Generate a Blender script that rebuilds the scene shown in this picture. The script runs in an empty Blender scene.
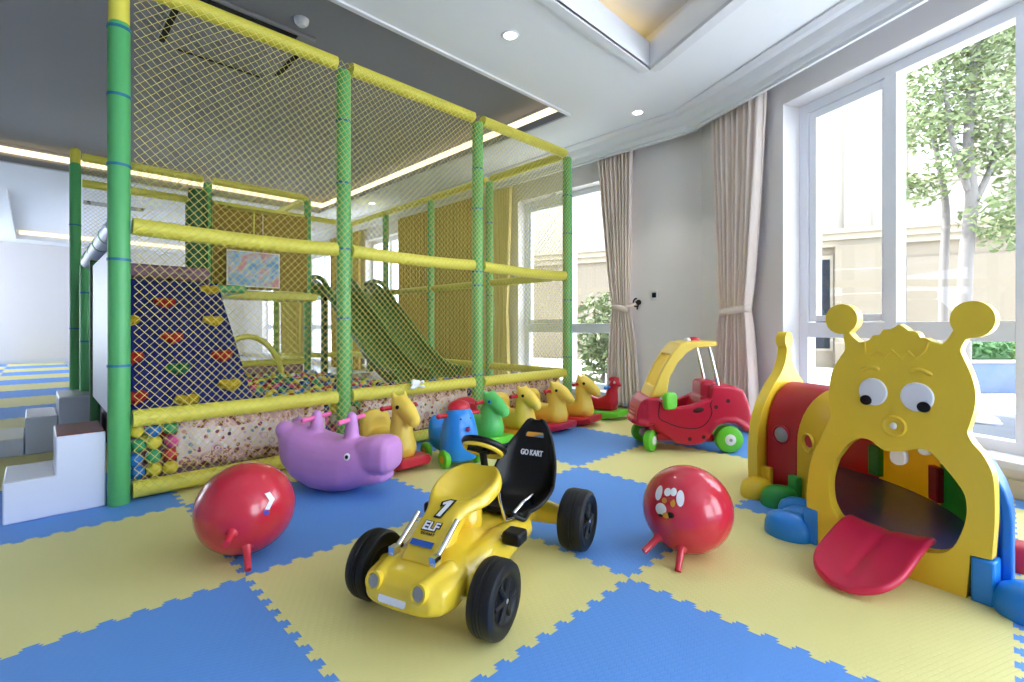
import bpy, bmesh, math, random
from mathutils import Vector, Matrix, geometry
R = random.Random(7)
PI = math.pi
C = bpy.context.scene.collection
sin, cos, rad = math.sin, math.cos, math.radians

# ------------------------------------------------------------------ camera model
FPX, HZ, CH, AX, AY = 484.3, 326.1, .9254, -.5571, -1.9637
YAW = rad(45.343)
def at(u, v, F):
    r = (u-512)/FPX
    return Vector((AX+F*(cos(YAW)+r*sin(YAW)), AY+F*(sin(YAW)-r*cos(YAW)), CH-(v-HZ)/FPX*F))
def atz(u, v, z):
    return at(u, v, FPX*(CH-z)/(v-HZ))

# ------------------------------------------------------------------ materials
def lin(c):
    def f(x):
        x /= 255.
        return x/12.92 if x <= .04045 else ((x+.055)/1.055)**2.4
    return (f(c[0]), f(c[1]), f(c[2]), 1)
def mat(name, c, rough=.4, metal=0., spec=.5, bump=0., bscale=40., var=0., coat=0., emit=None, es=0.):
    m = bpy.data.materials.new(name); m.use_nodes = True
    nt = m.node_tree; b = nt.nodes['Principled BSDF']
    b.inputs['Base Color'].default_value = lin(c)
    b.inputs['Roughness'].default_value = rough
    b.inputs['Metallic'].default_value = metal
    b.inputs['Specular IOR Level'].default_value = spec
    b.inputs['Coat Weight'].default_value = coat
    if emit:
        b.inputs['Emission Color'].default_value = lin(emit); b.inputs['Emission Strength'].default_value = es
    if bump or var:
        tc = nt.nodes.new('ShaderNodeTexCoord'); n = nt.nodes.new('ShaderNodeTexNoise')
        n.inputs['Scale'].default_value = bscale; n.inputs['Detail'].default_value = 3
        nt.links.new(tc.outputs['Object'], n.inputs['Vector'])
        if bump:
            bp = nt.nodes.new('ShaderNodeBump'); bp.inputs['Strength'].default_value = bump; bp.inputs['Distance'].default_value = .01
            nt.links.new(n.outputs['Fac'], bp.inputs['Height']); nt.links.new(bp.outputs['Normal'], b.inputs['Normal'])
        if var:
            mx = nt.nodes.new('ShaderNodeMix'); mx.data_type = 'RGBA'
            l = lin(c)
            mx.inputs[6].default_value = tuple(max(0, x*(1-var)) for x in l[:3])+(1,)
            mx.inputs[7].default_value = tuple(min(1, x*(1+var)) for x in l[:3])+(1,)
            nt.links.new(n.outputs['Fac'], mx.inputs[0]); nt.links.new(mx.outputs[2], b.inputs['Base Color'])
    return m
def mat_mat(name, c):
    """foam puzzle mat: fine woven relief"""
    m = mat(name, c, .55, spec=.35)
    nt = m.node_tree; b = nt.nodes['Principled BSDF']
    tc = nt.nodes.new('ShaderNodeTexCoord')
    mp = nt.nodes.new('ShaderNodeMapping'); mp.inputs['Scale'].default_value = (38, 90, 1)
    mp.inputs['Rotation'].default_value = (0, 0, rad(45))
    br = nt.nodes.new('ShaderNodeTexBrick'); br.inputs['Scale'].default_value = 1
    br.inputs['Color1'].default_value = (1, 1, 1, 1); br.inputs['Color2'].default_value = (.8, .8, .8, 1); br.inputs['Mortar'].default_value = (0, 0, 0, 1)
    br.inputs['Mortar Size'].default_value = .12; br.inputs['Mortar Smooth'].default_value = .8
    br.inputs['Brick Width'].default_value = 1.2; br.inputs['Row Height'].default_value = 1.
    bp = nt.nodes.new('ShaderNodeBump'); bp.inputs['Strength'].default_value = .35; bp.inputs['Distance'].default_value = .004
    nt.links.new(tc.outputs['Object'], mp.inputs['Vector']); nt.links.new(mp.outputs['Vector'], br.inputs['Vector'])
    nt.links.new(br.outputs['Color'], bp.inputs['Height']); nt.links.new(bp.outputs['Normal'], b.inputs['Normal'])
    return m
M = {}
M['mat_blue'] = mat_mat('foam_blue', (100, 158, 234))
M['mat_yellow'] = mat_mat('foam_yellow', (233, 224, 150))
M['wall'] = mat('wall_paint', (232, 227, 226), .7, bump=.05, bscale=120)
M['ceiling'] = mat('ceiling_paint', (238, 239, 243), .8, bump=.03, bscale=80)
M['tray'] = mat('tray_shade_grey', (160, 158, 158), .85)  # greyer copy of the ceiling paint: the unlit recess is put into the colour
M['trim'] = mat('trim_paint', (226, 226, 230), .5)
M['frame'] = mat('window_frame', (240, 243, 250), .35)
M['baseboard'] = mat('baseboard_wood', (206, 196, 176), .45)
M['yellow'] = mat('yellow_plastic', (243, 206, 52), .38, coat=.1)
M['kart_yellow'] = mat('kart_yellow', (236, 202, 56), .24, coat=.35)
M['horse_yellow'] = mat('horse_yellow', (242, 208, 86), .4)
M['pad_yellow'] = mat('pad_yellow', (228, 218, 84), .42, bump=.1, bscale=25)
M['pad_green'] = mat('pad_green', (88, 178, 106), .42, bump=.1, bscale=25)
M['dark_green'] = mat('dark_green', (38, 96, 50), .5)
M['slide_green'] = mat('slide_green', (38, 116, 54), .34)
M['net'] = mat('net_cord', (216, 200, 100), .7)
M['tie'] = mat('cable_tie', (40, 118, 150), .4)
M['red'] = mat('red_plastic', (198, 28, 52), .34)
M['car_red'] = mat('car_red', (196, 24, 62), .34)
M['tongue'] = mat('tongue_red', (200, 30, 68), .4)
M['hop_red'] = mat('hop_red', (206, 40, 62), .2, coat=.4)
M['pink'] = mat('pink_plastic', (238, 110, 170), .35)
M['purple'] = mat('purple_plastic', (208, 144, 210), .4)
M['blue'] = mat('blue_plastic', (30, 136, 226), .3)
M['green'] = mat('green_plastic', (96, 204, 110), .36)
M['lime'] = mat('lime_plastic', (104, 206, 50), .38)
M['foot_green'] = mat('foot_green', (48, 158, 72), .36)
M['black'] = mat('black_plastic', (7, 7, 9), .38, spec=.35)
M['tyre'] = mat('tyre_black', (12, 13, 18), .45, spec=.4)
M['navy_floor'] = mat('navy_floor', (112, 118, 160), .16)
M['white'] = mat('white_plastic', (238, 238, 242), .35)
M['grey'] = mat('grey_plastic', (150, 154, 160), .4)
M['chrome'] = mat('chrome', (225, 225, 228), .12, metal=1)
M['vinyl_white'] = mat('vinyl_white', (214, 220, 240), .4)
M['vinyl_grey'] = mat('vinyl_grey', (186, 194, 210), .42)
M['vinyl_tread'] = mat('vinyl_tread', (186, 190, 196), .25, bump=.25, bscale=9)
M['vinyl_brown'] = mat('vinyl_brown', (116, 44, 38), .42, spec=.35, bump=.2, bscale=8)
M['vinyl_cream'] = mat('vinyl_cream', (206, 200, 166), .35, bump=.25, bscale=9)
M['navy'] = mat('navy_board', (32, 42, 128), .5, bump=.1, bscale=20)
M['hold_red'] = mat('hold_red', (190, 44, 40), .45)
M['hold_yellow'] = mat('hold_yellow', (216, 180, 40), .45)
M['hold_green'] = mat('hold_green', (40, 120, 84), .45)
M['curtain'] = mat('curtain_cloth', (242, 226, 214), .85)
M['curtain_gold'] = mat('curtain_gold', (226, 200, 132), .85)
M['gold_drape'] = mat('gold_drape', (176, 138, 58), .85)
M['back_gold'] = mat('back_gold', (162, 128, 44), .7)
M['led'] = mat('cove_strip', (255, 236, 190), .5, emit=(255, 240, 204), es=.55)
M['led_corner'] = mat('cove_strip_warm', (255, 230, 150), .5, emit=(255, 216, 110), es=.5)
M['lamp'] = mat('lamp_glow', (255, 255, 255), .5, emit=(255, 248, 236), es=6)
M['stone'] = mat('building_stone', (116, 105, 90), .8, bump=.1, bscale=10, var=.05)
M['stone_pale'] = mat('upper_stone', (150, 142, 132), .8)
M['stone_light'] = mat('building_trim', (142, 132, 116), .8)
M['pave'] = mat('pavement', (206, 204, 200), .8, var=.06, bscale=3)
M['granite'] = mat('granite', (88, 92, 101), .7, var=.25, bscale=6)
M['band'] = mat('kerb_band', (66, 84, 112), .5)
M['dark_glass'] = mat('dark_glass', (22, 26, 36), .5, spec=.2)
M['bark'] = mat('bark', (112, 106, 102), .9, bump=.4, bscale=30)
M['leaf'] = mat('leaf', (106, 118, 74), .6, var=.2, bscale=3)
M['hedge'] = mat('hedge_leaf', (66, 104, 58), .6, var=.25, bscale=5)
M['orange'] = mat('orange_plastic', (226, 150, 40), .4)
M['mauve'] = mat('mauve_pad', (150, 110, 134), .5)
M['dark'] = mat('dark_slot', (18, 18, 20), .7)
for k, c in dict(blue=(40, 120, 200), yellow=(226, 206, 60), green=(60, 160, 110), pink=(216, 70, 150), navy=(40, 50, 130), red=(196, 50, 60), white=(220, 216, 220)).items():
    M['ball_'+k] = mat('ball_'+k, c, .35)

def glass_mat():
    m = bpy.data.materials.new('window_glass'); m.use_nodes = True; nt = m.node_tree
    for n in list(nt.nodes):
        if n.type != 'OUTPUT_MATERIAL': nt.nodes.remove(n)
    out = nt.nodes['Material Output']
    t = nt.nodes.new('ShaderNodeBsdfTransparent'); t.inputs[0].default_value = (.97, .985, 1, 1)
    g = nt.nodes.new('ShaderNodeBsdfGlossy'); g.inputs['Roughness'].default_value = .02
    mx = nt.nodes.new('ShaderNodeMixShader'); mx.inputs[0].default_value = .025
    nt.links.new(t.outputs[0], mx.inputs[1]); nt.links.new(g.outputs[0], mx.inputs[2]); nt.links.new(mx.outputs[0], out.inputs[0])
    return m
M['glass'] = glass_mat()
def thin(name, c, rough=.35, tr=.3):
    """thin blow moulded plastic that lets some light through"""
    m = mat(name, c, rough); nt = m.node_tree; b = nt.nodes['Principled BSDF']; out = nt.nodes['Material Output']
    t = nt.nodes.new('ShaderNodeBsdfTranslucent'); t.inputs[0].default_value = lin(c); mx = nt.nodes.new('ShaderNodeMixShader'); mx.inputs[0].default_value = tr
    nt.links.new(b.outputs[0], mx.inputs[1]); nt.links.new(t.outputs[0], mx.inputs[2]); nt.links.new(mx.outputs[0], out.inputs[0]); return m
M['seg_red'] = thin('thin_red', (200, 40, 54)); M['seg_yellow'] = thin('thin_yellow', (243, 206, 52)); M['seg_blue'] = thin('thin_blue', (36, 136, 222)); M['seg_green'] = thin('thin_green', (60, 164, 84))

def cloth_mat():
    """candy print cotton: white field with dots and swirls, mauve and brown bands top and bottom"""
    m = mat('candy_print', (226, 214, 216), .8)
    nt = m.node_tree; b = nt.nodes['Principled BSDF']; L = nt.links.new
    tc = nt.nodes.new('ShaderNodeTexCoord'); sx = nt.nodes.new('ShaderNodeSeparateXYZ'); L(tc.outputs['Object'], sx.inputs[0])
    def ramp(src, stops, interp='CONSTANT'):
        r = nt.nodes.new('ShaderNodeValToRGB'); r.color_ramp.interpolation = interp
        e = r.color_ramp.elements
        while len(e) < len(stops): e.new(.5)
        for k, (p, c) in enumerate(stops): e[k].position = p; e[k].color = lin(c)
        L(src, r.inputs[0]); return r
    def mix(f, a, c):
        x = nt.nodes.new('ShaderNodeMix'); x.data_type = 'RGBA'
        L(f, x.inputs[0]); L(a, x.inputs[6]); L(c, x.inputs[7]); return x.outputs[2]
    def math_(op, a, v=None, w=None):
        x = nt.nodes.new('ShaderNodeMath'); x.operation = op; L(a, x.inputs[0])
        if v is not None: x.inputs[1].default_value = v
        if w is not None: L(w, x.inputs[1])
        return x.outputs[0]
    # small dots
    v1 = nt.nodes.new('ShaderNodeTexVoronoi'); v1.inputs['Scale'].default_value = 34; L(tc.outputs['Object'], v1.inputs['Vector'])
    s1 = nt.nodes.new('ShaderNodeSeparateColor'); L(v1.outputs['Color'], s1.inputs[0])
    dotc = ramp(s1.outputs[0], [(0, (226, 218, 214)), (.32, (150, 60, 90)), (.45, (196, 160, 196)), (.58, (70, 40, 70)), (.66, (232, 224, 220)), (.78, (214, 150, 140)), (.9, (120, 150, 160))])
    isdot = math_('LESS_THAN', v1.outputs['Distance'], .40)
    base = nt.nodes.new('ShaderNodeRGB'); base.outputs[0].default_value = lin((224, 203, 208))
    field = mix(isdot, base.outputs[0], dotc.outputs[0])
    # swirl lollipops
    v2 = nt.nodes.new('ShaderNodeTexVoronoi'); v2.inputs['Scale'].default_value = 7; L(tc.outputs['Object'], v2.inputs['Vector'])
    ring = math_('SINE', math_('MULTIPLY', v2.outputs['Distance'], 60))
    rc = ramp(math_('GREATER_THAN', ring, .0), [(0, (226, 196, 206)), (.5, (170, 100, 150))])
    field = mix(math_('LESS_THAN', v2.outputs['Distance'], .22), field, rc.outputs[0])
    # mottled bands
    n = nt.nodes.new('ShaderNodeTexNoise'); n.inputs['Scale'].default_value = 22; n.inputs['Detail'].default_value = 4; L(tc.outputs['Object'], n.inputs['Vector'])
    bc = ramp(n.outputs['Fac'], [(0, (120, 62, 60)), (.42, (206, 160, 172)), (.52, (226, 200, 200)), (.6, (176, 106, 110)), (.68, (218, 180, 150))])
    n2 = nt.nodes.new('ShaderNodeTexNoise'); n2.inputs['Scale'].default_value = 3.; L(tc.outputs['Object'], n2.inputs['Vector'])
    zz = math_('ADD', sx.outputs[2], None, math_('MULTIPLY', n2.outputs['Fac'], .20))
    band = math_('GREATER_THAN', math_('ABSOLUTE', math_('SUBTRACT', zz, .265)), .078)
    L(mix(band, field, bc.outputs[0]), b.inputs['Base Color'])
    return m
M['cloth'] = cloth_mat()

def picture_mat():
    m = mat('picture_print', (150, 190, 226), .4)
    nt = m.node_tree; b = nt.nodes['Principled BSDF']
    tc = nt.nodes.new('ShaderNodeTexCoord'); n = nt.nodes.new('ShaderNodeTexNoise'); n.inputs['Scale'].default_value = 6
    r = nt.nodes.new('ShaderNodeValToRGB'); e = r.color_ramp.elements
    e[0].position = .38; e[0].color = lin((120, 176, 226)); e[1].position = .62; e[1].color = lin((226, 150, 170))
    x = e.new(.52); x.color = lin((196, 214, 236))
    nt.links.new(tc.outputs['Object'], n.inputs['Vector']); nt.links.new(n.outputs['Fac'], r.inputs[0]); nt.links.new(r.outputs[0], b.inputs['Base Color'])
    return m
M['picture'] = picture_mat()

# ------------------------------------------------------------------ mesh builder
class MB:
    def __init__(s): s.v = []; s.f = []; s.mi = []; s.cur = 0
    def add(s, vs, fs):
        o = len(s.v); s.v += [tuple(v) for v in vs]; s.f += [tuple(i+o for i in f) for f in fs]; s.mi += [s.cur]*len(fs); return s
    def box(s, a, b):
        x0, y0, z0 = a; x1, y1, z1 = b
        return s.add([(x0,y0,z0),(x1,y0,z0),(x1,y1,z0),(x0,y1,z0),(x0,y0,z1),(x1,y0,z1),(x1,y1,z1),(x0,y1,z1)],
                     [(0,3,2,1),(4,5,6,7),(0,1,5,4),(1,2,6,5),(2,3,7,6),(3,0,4,7)])
    def tube(s, pts, r, n=12, caps=True):
        pts = [Vector(p) for p in pts]; rs = r if isinstance(r, (list, tuple)) else [r]*len(pts)
        rings = []; up = None
        for i, p in enumerate(pts):
            t = (pts[min(i+1, len(pts)-1)]-pts[max(i-1, 0)]).normalized()
            if up is None:
                up = Vector((0,0,1)) if abs(t.z) < .9 else Vector((1,0,0))
            a = t.cross(up).normalized(); up = a.cross(t).normalized()
            rings.append([p+(a*cos(2*PI*k/n)+up*sin(2*PI*k/n))*rs[i] for k in range(n)])
        return s.loft(rings, caps)
    def loft(s, rings, caps=True, closed=True):
        n = len(rings[0]); vs = [p for r in rings for p in r]; fs = []
        for i in range(len(rings)-1):
            for k in range(n if closed else n-1):
                k2 = (k+1) % n
                fs.append((i*n+k, i*n+k2, (i+1)*n+k2, (i+1)*n+k))
        if caps and closed:
            fs.append(tuple(range(n))[::-1]); fs.append(tuple((len(rings)-1)*n+k for k in range(n)))
        return s.add(vs, fs)
    def lathe(s, prof, n=32, axis='z', o=(0,0,0)):
        """prof: (r, h) list, closed caps when r=0 ends"""
        rings = []
        for r, h in prof:
            r = max(r, 1e-5); ring = []
            for k in range(n):
                c, d = r*cos(2*PI*k/n), r*sin(2*PI*k/n)
                p = {'z': (c, d, h), 'y': (d, h, c), 'x': (h, c, d)}[axis]
                ring.append((p[0]+o[0], p[1]+o[1], p[2]+o[2]))
            rings.append(ring)
        return s.loft(rings, True)
    def sphere(s, o, r, n=16, m=10, rot=None):
        rr = r if isinstance(r, (tuple, list)) else (r, r, r)
        rings = []
        for j in range(1, m):
            th = PI*j/m
            rings.append([Vector((rr[0]*sin(th)*cos(2*PI*k/n), rr[1]*sin(th)*sin(2*PI*k/n), -rr[2]*cos(th))) for k in range(n)])
        vs = [p for r_ in rings for p in r_]+[Vector((0,0,-rr[2])), Vector((0,0,rr[2]))]
        if rot: vs = [rot @ p for p in vs]
        vs = [p+Vector(o) for p in vs]
        fs = []
        for i in range(m-2):
            for k in range(n):
                fs.append((i*n+k, i*n+(k+1) % n, (i+1)*n+(k+1) % n, (i+1)*n+k))
        b, t = len(vs)-2, len(vs)-1
        for k in range(n):
            fs.append((b, (k+1) % n, k)); fs.append((t, (m-2)*n+k, (m-2)*n+(k+1) % n))
        return s.add(vs, fs)
    def cap(s, p0, r0, p1, r1, n=14, fy=1.):
        """rounded taper between two balls"""
        p0, p1 = Vector(p0), Vector(p1)
        s.sphere(p0, r0, n, 10); s.sphere(p1, r1, n, 10)
        return s.tube([p0, p1], [r0, r1], n)
    def prism(s, pts, d0, d1, plane='xz'):
        """outline extruded; plane xz -> along y, xy -> along z, yz -> along x"""
        def P(a, b, d): return {'xz': (a, d, b), 'xy': (a, b, d), 'yz': (d, a, b)}[plane]
        n = len(pts)
        vs = [P(a, b, d0) for a, b in pts]+[P(a, b, d1) for a, b in pts]
        fs = [tuple(range(n)), tuple(range(n, 2*n))[::-1]]+[(i, i+n, (i+1) % n+n, (i+1) % n) for i in range(n)]
        return s.add(vs, fs)
    def xf(s, m, start=0):
        s.v[start:] = [tuple(m @ Vector(p)) for p in s.v[start:]]; return s
    def mesh(s, name, mats, smooth=True, angle=40):
        me = bpy.data.meshes.new(name); me.from_pydata(s.v, [], s.f)
        for m in (mats if isinstance(mats, (list, tuple)) else [mats]): me.materials.append(m)
        if any(s.mi): me.polygons.foreach_set('material_index', s.mi)
        bm = bmesh.new(); bm.from_mesh(me); bmesh.ops.recalc_face_normals(bm, faces=bm.faces); bm.to_mesh(me); bm.free()
        if smooth:
            me.polygons.foreach_set('use_smooth', [True]*len(me.polygons)); me.set_sharp_from_angle(angle=rad(angle))
        me.update(); return me

def rootmat(o):
    while o.parent: o = o.parent
    return Matrix.Translation(o.location) @ o.rotation_euler.to_matrix().to_4x4()
def obj(name, mb, mats, parent=None, world=False, bevel=0, seg=2, smooth=True, angle=40, label=None):
    if world and parent: mb.xf(rootmat(parent).inverted())
    me = mb.mesh(name, mats, smooth, angle) if isinstance(mb, MB) else mb
    o = bpy.data.objects.new(name, me); C.objects.link(o); o.parent = parent
    if bevel:
        b = o.modifiers.new('bevel', 'BEVEL'); b.width = bevel; b.segments = seg; b.limit_method = 'ANGLE'; b.angle_limit = rad(35); b.harden_normals = False
    if label: o['label'] = label
    return o
def tag(o, label=None, cat=None, group=None, kind=None):
    if label: o['label'] = label
    if cat: o['category'] = cat
    if group: o['group'] = group
    if kind: o['kind'] = kind
    return o
def thing(name, label, cat, loc=(0,0,0), rz=0, group=None):
    o = bpy.data.objects.new(name, None); C.objects.link(o); o.empty_display_size = .1
    o.location = loc; o.rotation_euler = (0, 0, rz)
    return tag(o, label, cat, group)
def struct(name, mb, m, parent=None, **k):
    o = obj(name, mb, m, parent, **k)
    if not parent: o['kind'] = 'structure'
    return o
def baked(mb, mods):
    """evaluate modifiers into a plain mesh"""
    me = mb.mesh('tmp', [], False); o = bpy.data.objects.new('tmp', me); C.objects.link(o)
    for t, kw in mods:
        x = o.modifiers.new(t, t)
        for a, b in kw.items(): setattr(x, a, b)
    dg = bpy.context.evaluated_depsgraph_get(); dg.update()
    r = bpy.data.meshes.new_from_object(o.evaluated_get(dg)); bpy.data.objects.remove(o); bpy.data.meshes.remove(me)
    return r
def blob(name, mb, m, parent, voxel=.009, it=5, label=None):
    me = baked(mb, [('REMESH', dict(mode='VOXEL', voxel_size=voxel)), ('SMOOTH', dict(factor=.5, iterations=it))])
    me.materials.clear(); me.materials.append(m); me.name = name
    me.polygons.foreach_set('use_smooth', [True]*len(me.polygons)); me.update()
    return obj(name, me, None, parent, label=label)
def rr(w, h, r, n=4):
    """rounded rectangle outline centred on 0"""
    p = []
    for cx, cy, a in ((w/2-r, h/2-r, 0), (-w/2+r, h/2-r, 90), (-w/2+r, -h/2+r, 180), (w/2-r, -h/2+r, 270)):
        for k in range(n+1):
            t = rad(a+90*k/n); p.append((cx+r*cos(t), cy+r*sin(t)))
    return p
def sring(x, cy, cz, hw, hh, e=.5, n=24):
    """superellipse ring in the yz plane at x"""
    o = []
    for k in range(n):
        t = 2*PI*k/n; c, d = cos(t), sin(t)
        o.append((x, cy+hw*math.copysign(abs(c)**e, c), cz+hh*math.copysign(abs(d)**e, d)))
    return o
def smooth_line(pts, k=6):
    """Catmull-Rom through points"""
    pts = [Vector(p) for p in pts]; out = []
    for i in range(len(pts)-1):
        a, b, c, d = pts[max(i-1, 0)], pts[i], pts[i+1], pts[min(i+2, len(pts)-1)]
        for j in range(k):
            t = j/k
            out.append(.5*((2*b)+(c-a)*t+(2*a-5*b+4*c-d)*t*t+(3*b-a-3*c+d)*t**3))
    return out+[pts[-1]]
def text_mesh(s, size, depth=.001, bold=.0):
    cu = bpy.data.curves.new('t', 'FONT'); cu.body = s; cu.size = size; cu.extrude = depth; cu.align_x = 'CENTER'; cu.align_y = 'CENTER'; cu.offset = bold
    o = bpy.data.objects.new('t', cu); C.objects.link(o)
    dg = bpy.context.evaluated_depsgraph_get(); dg.update()
    me = bpy.data.meshes.new_from_object(o.evaluated_get(dg)); bpy.data.objects.remove(o); bpy.data.curves.remove(cu); return me
def text(name, s, size, m, parent, M4, bold=0, label=None, depth=.001):
    me = text_mesh(s, size, depth, bold); me.transform(M4); me.materials.clear(); me.materials.append(m); me.name = name
    return obj(name, me, None, parent, label=label)
def frame(o, ex, ey):
    """matrix with origin o, x axis ex, y axis ~ey"""
    ex = Vector(ex).normalized(); ez = ex.cross(Vector(ey)).normalized(); ey = ez.cross(ex)
    m = Matrix((ex, ey, ez)).transposed().to_4x4(); m.translation = Vector(o); return m
SKY, SUN, EXPO = 3.0, 6, 1.55
# ------------------------------------------------------------------ the room
WC, WD, WN = Vector((4.25, .17)), Vector((-.4326, -.9016)), Vector((.9016, -.4326))   # corner, direction and outward normal of the slanting window wall
H = 3.0
mb = MB(); mb.box((-6, -6, -.12), (4.6, 15.6, -.016)); struct('floor', mb, M['vinyl_grey'])

def wall(name, o, d, n, L0, L1, z0, z1, th, holes, m=None):
    """boxes around window openings; s along d, thickness outward along n"""
    mb = MB()
    def bx(a, b, c, e):
        if b-a < 1e-4 or e-c < 1e-4: return
        st = len(mb.v); mb.box((a, 0, c), (b, th, e))
        mb.xf(Matrix(((d[0], n[0], 0, o[0]), (d[1], n[1], 0, o[1]), (0, 0, 1, 0), (0, 0, 0, 1))), st)
    s = L0
    for a, b, c, e in sorted(holes):
        bx(s, a, z0, z1); bx(a, b, z0, c); bx(a, b, e, z1); s = b
    bx(s, L1, z0, z1)
    return struct(name, mb, m or M['wall'], smooth=False)
def wmat(o, d, n):
    return Matrix(((d[0], n[0], 0, o[0]), (d[1], n[1], 0, o[1]), (0, 0, 1, 0), (0, 0, 0, 1)))
W1, W2, W3, W4 = (1.03, 2.78, .14, 2.66), (5.75, 7.15, .14, 2.66), (8.6, 10.2, .14, 2.66), (11.6, 13.4, .14, 2.66)
wall('wall_back', (4.25, 0), (0, 1), (1, 0), .05, 15.4, -.1, 3.2, .25, [W1, W2, W3, W4])
RW = (.96, 3.7, .19, 2.75)
wall('wall_right', WC, WD, WN, -.02, 6.0, -.1, 3.2, .25, [RW, (4.0, 5.9, .19, 2.75)])  # second opening is out of view, widened to let in more daylight
wall('wall_far', (-6, 15.2), (1, 0), (0, 1), 0, 10.3, -.1, 3.2, .2, [(1.2, 3.6, .3, 2.7)])
wall('wall_left', (-6, -6), (0, 1), (-1, 0), 0, 21.2, -.1, 3.2, .2, [(17, 20.4, .15, 2.75)])  # unseen opening added so daylight reaches the far hall
wall('wall_rear', (-6, -6), (1, 0), (0, -1), 0, 7.8, -.1, 3.2, .2, [(5.6, 7.5, .15, 2.75)])  # unseen opening added behind the camera, placed and sized for fill daylight

# ceiling plane with three recessed trays
P0 = Vector((2.95, .02))
trays = [[(-2.6, 1.03), (3.17, 1.03), (3.17, 6.85), (-2.6, 6.85)],
         [(-3.2, .02), tuple(P0), tuple(P0+WD*1.9), (-3.2, .02-.9016*1.9)],
         [(-.85, 8.66), (3.1, 8.66), (3.1, 14.5), (-.85, 14.5)]]
outer = [(-6.2, -6.2), (1.6, -6.2), (4.6, .2), (4.6, 15.4), (-6.2, 15.4)]
loops = [[Vector((x, y, H)) for x, y in outer]]+[[Vector((x, y, H)) for x, y in t] for t in trays]
tri = geometry.tessellate_polygon(loops); flat = [v for l in loops for v in l]
mb = MB(); mb.add(flat, tri)
mb.box((-6.2, -6.2, 3.5), (4.7, 15.4, 3.56))
struct('ceiling', mb, M['ceiling'], smooth=False)
hts, lips = [.27, .34, .24], [.07, .20, .07]
for t, hh, lip in zip(trays, hts, lips):
    mb = MB(); n = len(t)
    ax = sum(p[0] for p in t)/n; ay = sum(p[1] for p in t)/n
    # a ledge hides the strip lights: the opening widens above the soffit edge
    wide = []
    for p in t:
        q = Vector(p)-Vector((ax, ay)); wide.append((p[0]+math.copysign(.15, q.x), p[1]+math.copysign(.15, q.y)))
    vs = [(x, y, H) for x, y in t]+[(x, y, H+lip) for x, y in t]+[(x, y, H+lip) for x, y in wide]+[(x, y, H+hh) for x, y in wide]
    fs = []
    for k in range(n):
        k2 = (k+1) % n
        for j in range(3): fs.append((j*n+k, j*n+k2, (j+1)*n+k2, (j+1)*n+k))
    fs.append(tuple(3*n+k for k in range(n)))
    mb.add(vs, fs)
    k = trays.index(t)
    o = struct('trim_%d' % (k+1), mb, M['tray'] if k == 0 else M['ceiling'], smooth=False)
# strip lights in the trays
def strip(a, b, n, z0=3.14, z1=3.215, w=.02, m=None):
    a, b = Vector(a), Vector(b); d = (b-a).normalized(); q = Vector((-d.y, d.x))*w
    mb = MB(); mb.prism([tuple(a), tuple(b), tuple(b+q), tuple(a+q)], z0, z1, 'xy'); return struct('trim_%d' % n, mb, M[m or 'led'], smooth=False)
strip((3.30, 1.0), (3.30, 6.98), 4); strip((3.3, 6.98), (-2.6, 6.98), 5)
strip((3.0, .14), (-1.5, .14), 6, 3.22, 3.26, m='led_corner'); strip(P0+WD*.05+Vector((.13, 0)), P0+WD*1.8+Vector((.13, 0)), 7, 3.22, 3.26, m='led_corner'); strip((-.8, 14.63), (3.0, 14.63), 8); strip((3.0, 8.54), (-.8, 8.54), 9)
# stepped moulding round the front tray
mb = MB()
for a, b in ((Vector((-3.2, .02)), P0), (P0, P0+WD*1.9)):
    d = (b-a).normalized(); q = Vector((d.y, -d.x))*-1
    q = Vector((-d.y, d.x)) if (Vector((1, -.8))-a).dot(Vector((-d.y, d.x))) < 0 else Vector((d.y, -d.x))
    for w, z in ((.10, 2.985), (.06, 2.97)):
        mb.prism([tuple(a-q*.0), tuple(b-q*.0), tuple(b+q*w), tuple(a+q*w)], z, H+.001, 'xy')
struct('trim_10', mb, M['trim'], smooth=False)

# pale edge strip along the play area tray
mb = MB()
for a, b in (((-2.6, 1.03), (3.17, 1.03)), ((3.17, 1.03), (3.17, 6.85)), ((3.17, 6.85), (-2.6, 6.85))):
    a, b = Vector(a), Vector(b); d = (b-a).normalized(); q = Vector((d.y, -d.x))*.035
    mb.prism([tuple(a), tuple(b), tuple(b+q), tuple(a+q)], 2.985, H+.001, 'xy')
struct('trim_13', mb, M['trim'], smooth=False)

# crown moulding with a pelmet lip hiding the curtain tracks
PROF = [(0, 3.0), (.42, 3.0), (.42, 2.985), (.38, 2.97), (.34, 2.965), (.30, 2.93), (.28, 2.915), (.24, 2.90), (.22, 2.86), (.20, 2.855), (.20, 2.835), (.175, 2.835), (.175, 2.97), (0, 2.97)]
def crown(n, o, d, nout, s0, s1, m0=0., m1=0.):
    mb = MB(); rings = []
    for s, mi in ((s0, m0), (s1, m1)):
        rings.append([Vector((o[0]+d[0]*(s+mi*w)-nout[0]*w, o[1]+d[1]*(s+mi*w)-nout[1]*w, z)) for w, z in PROF])
    mb.loft(rings); return struct('trim_%d' % n, mb, M['trim'], smooth=False)
crown(11, WC, WD, WN, 0, 6, .21, 0)
crown(12, (4.25, .17), (0, 1), (1, 0), 0, 15, -.21, 0)

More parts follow.
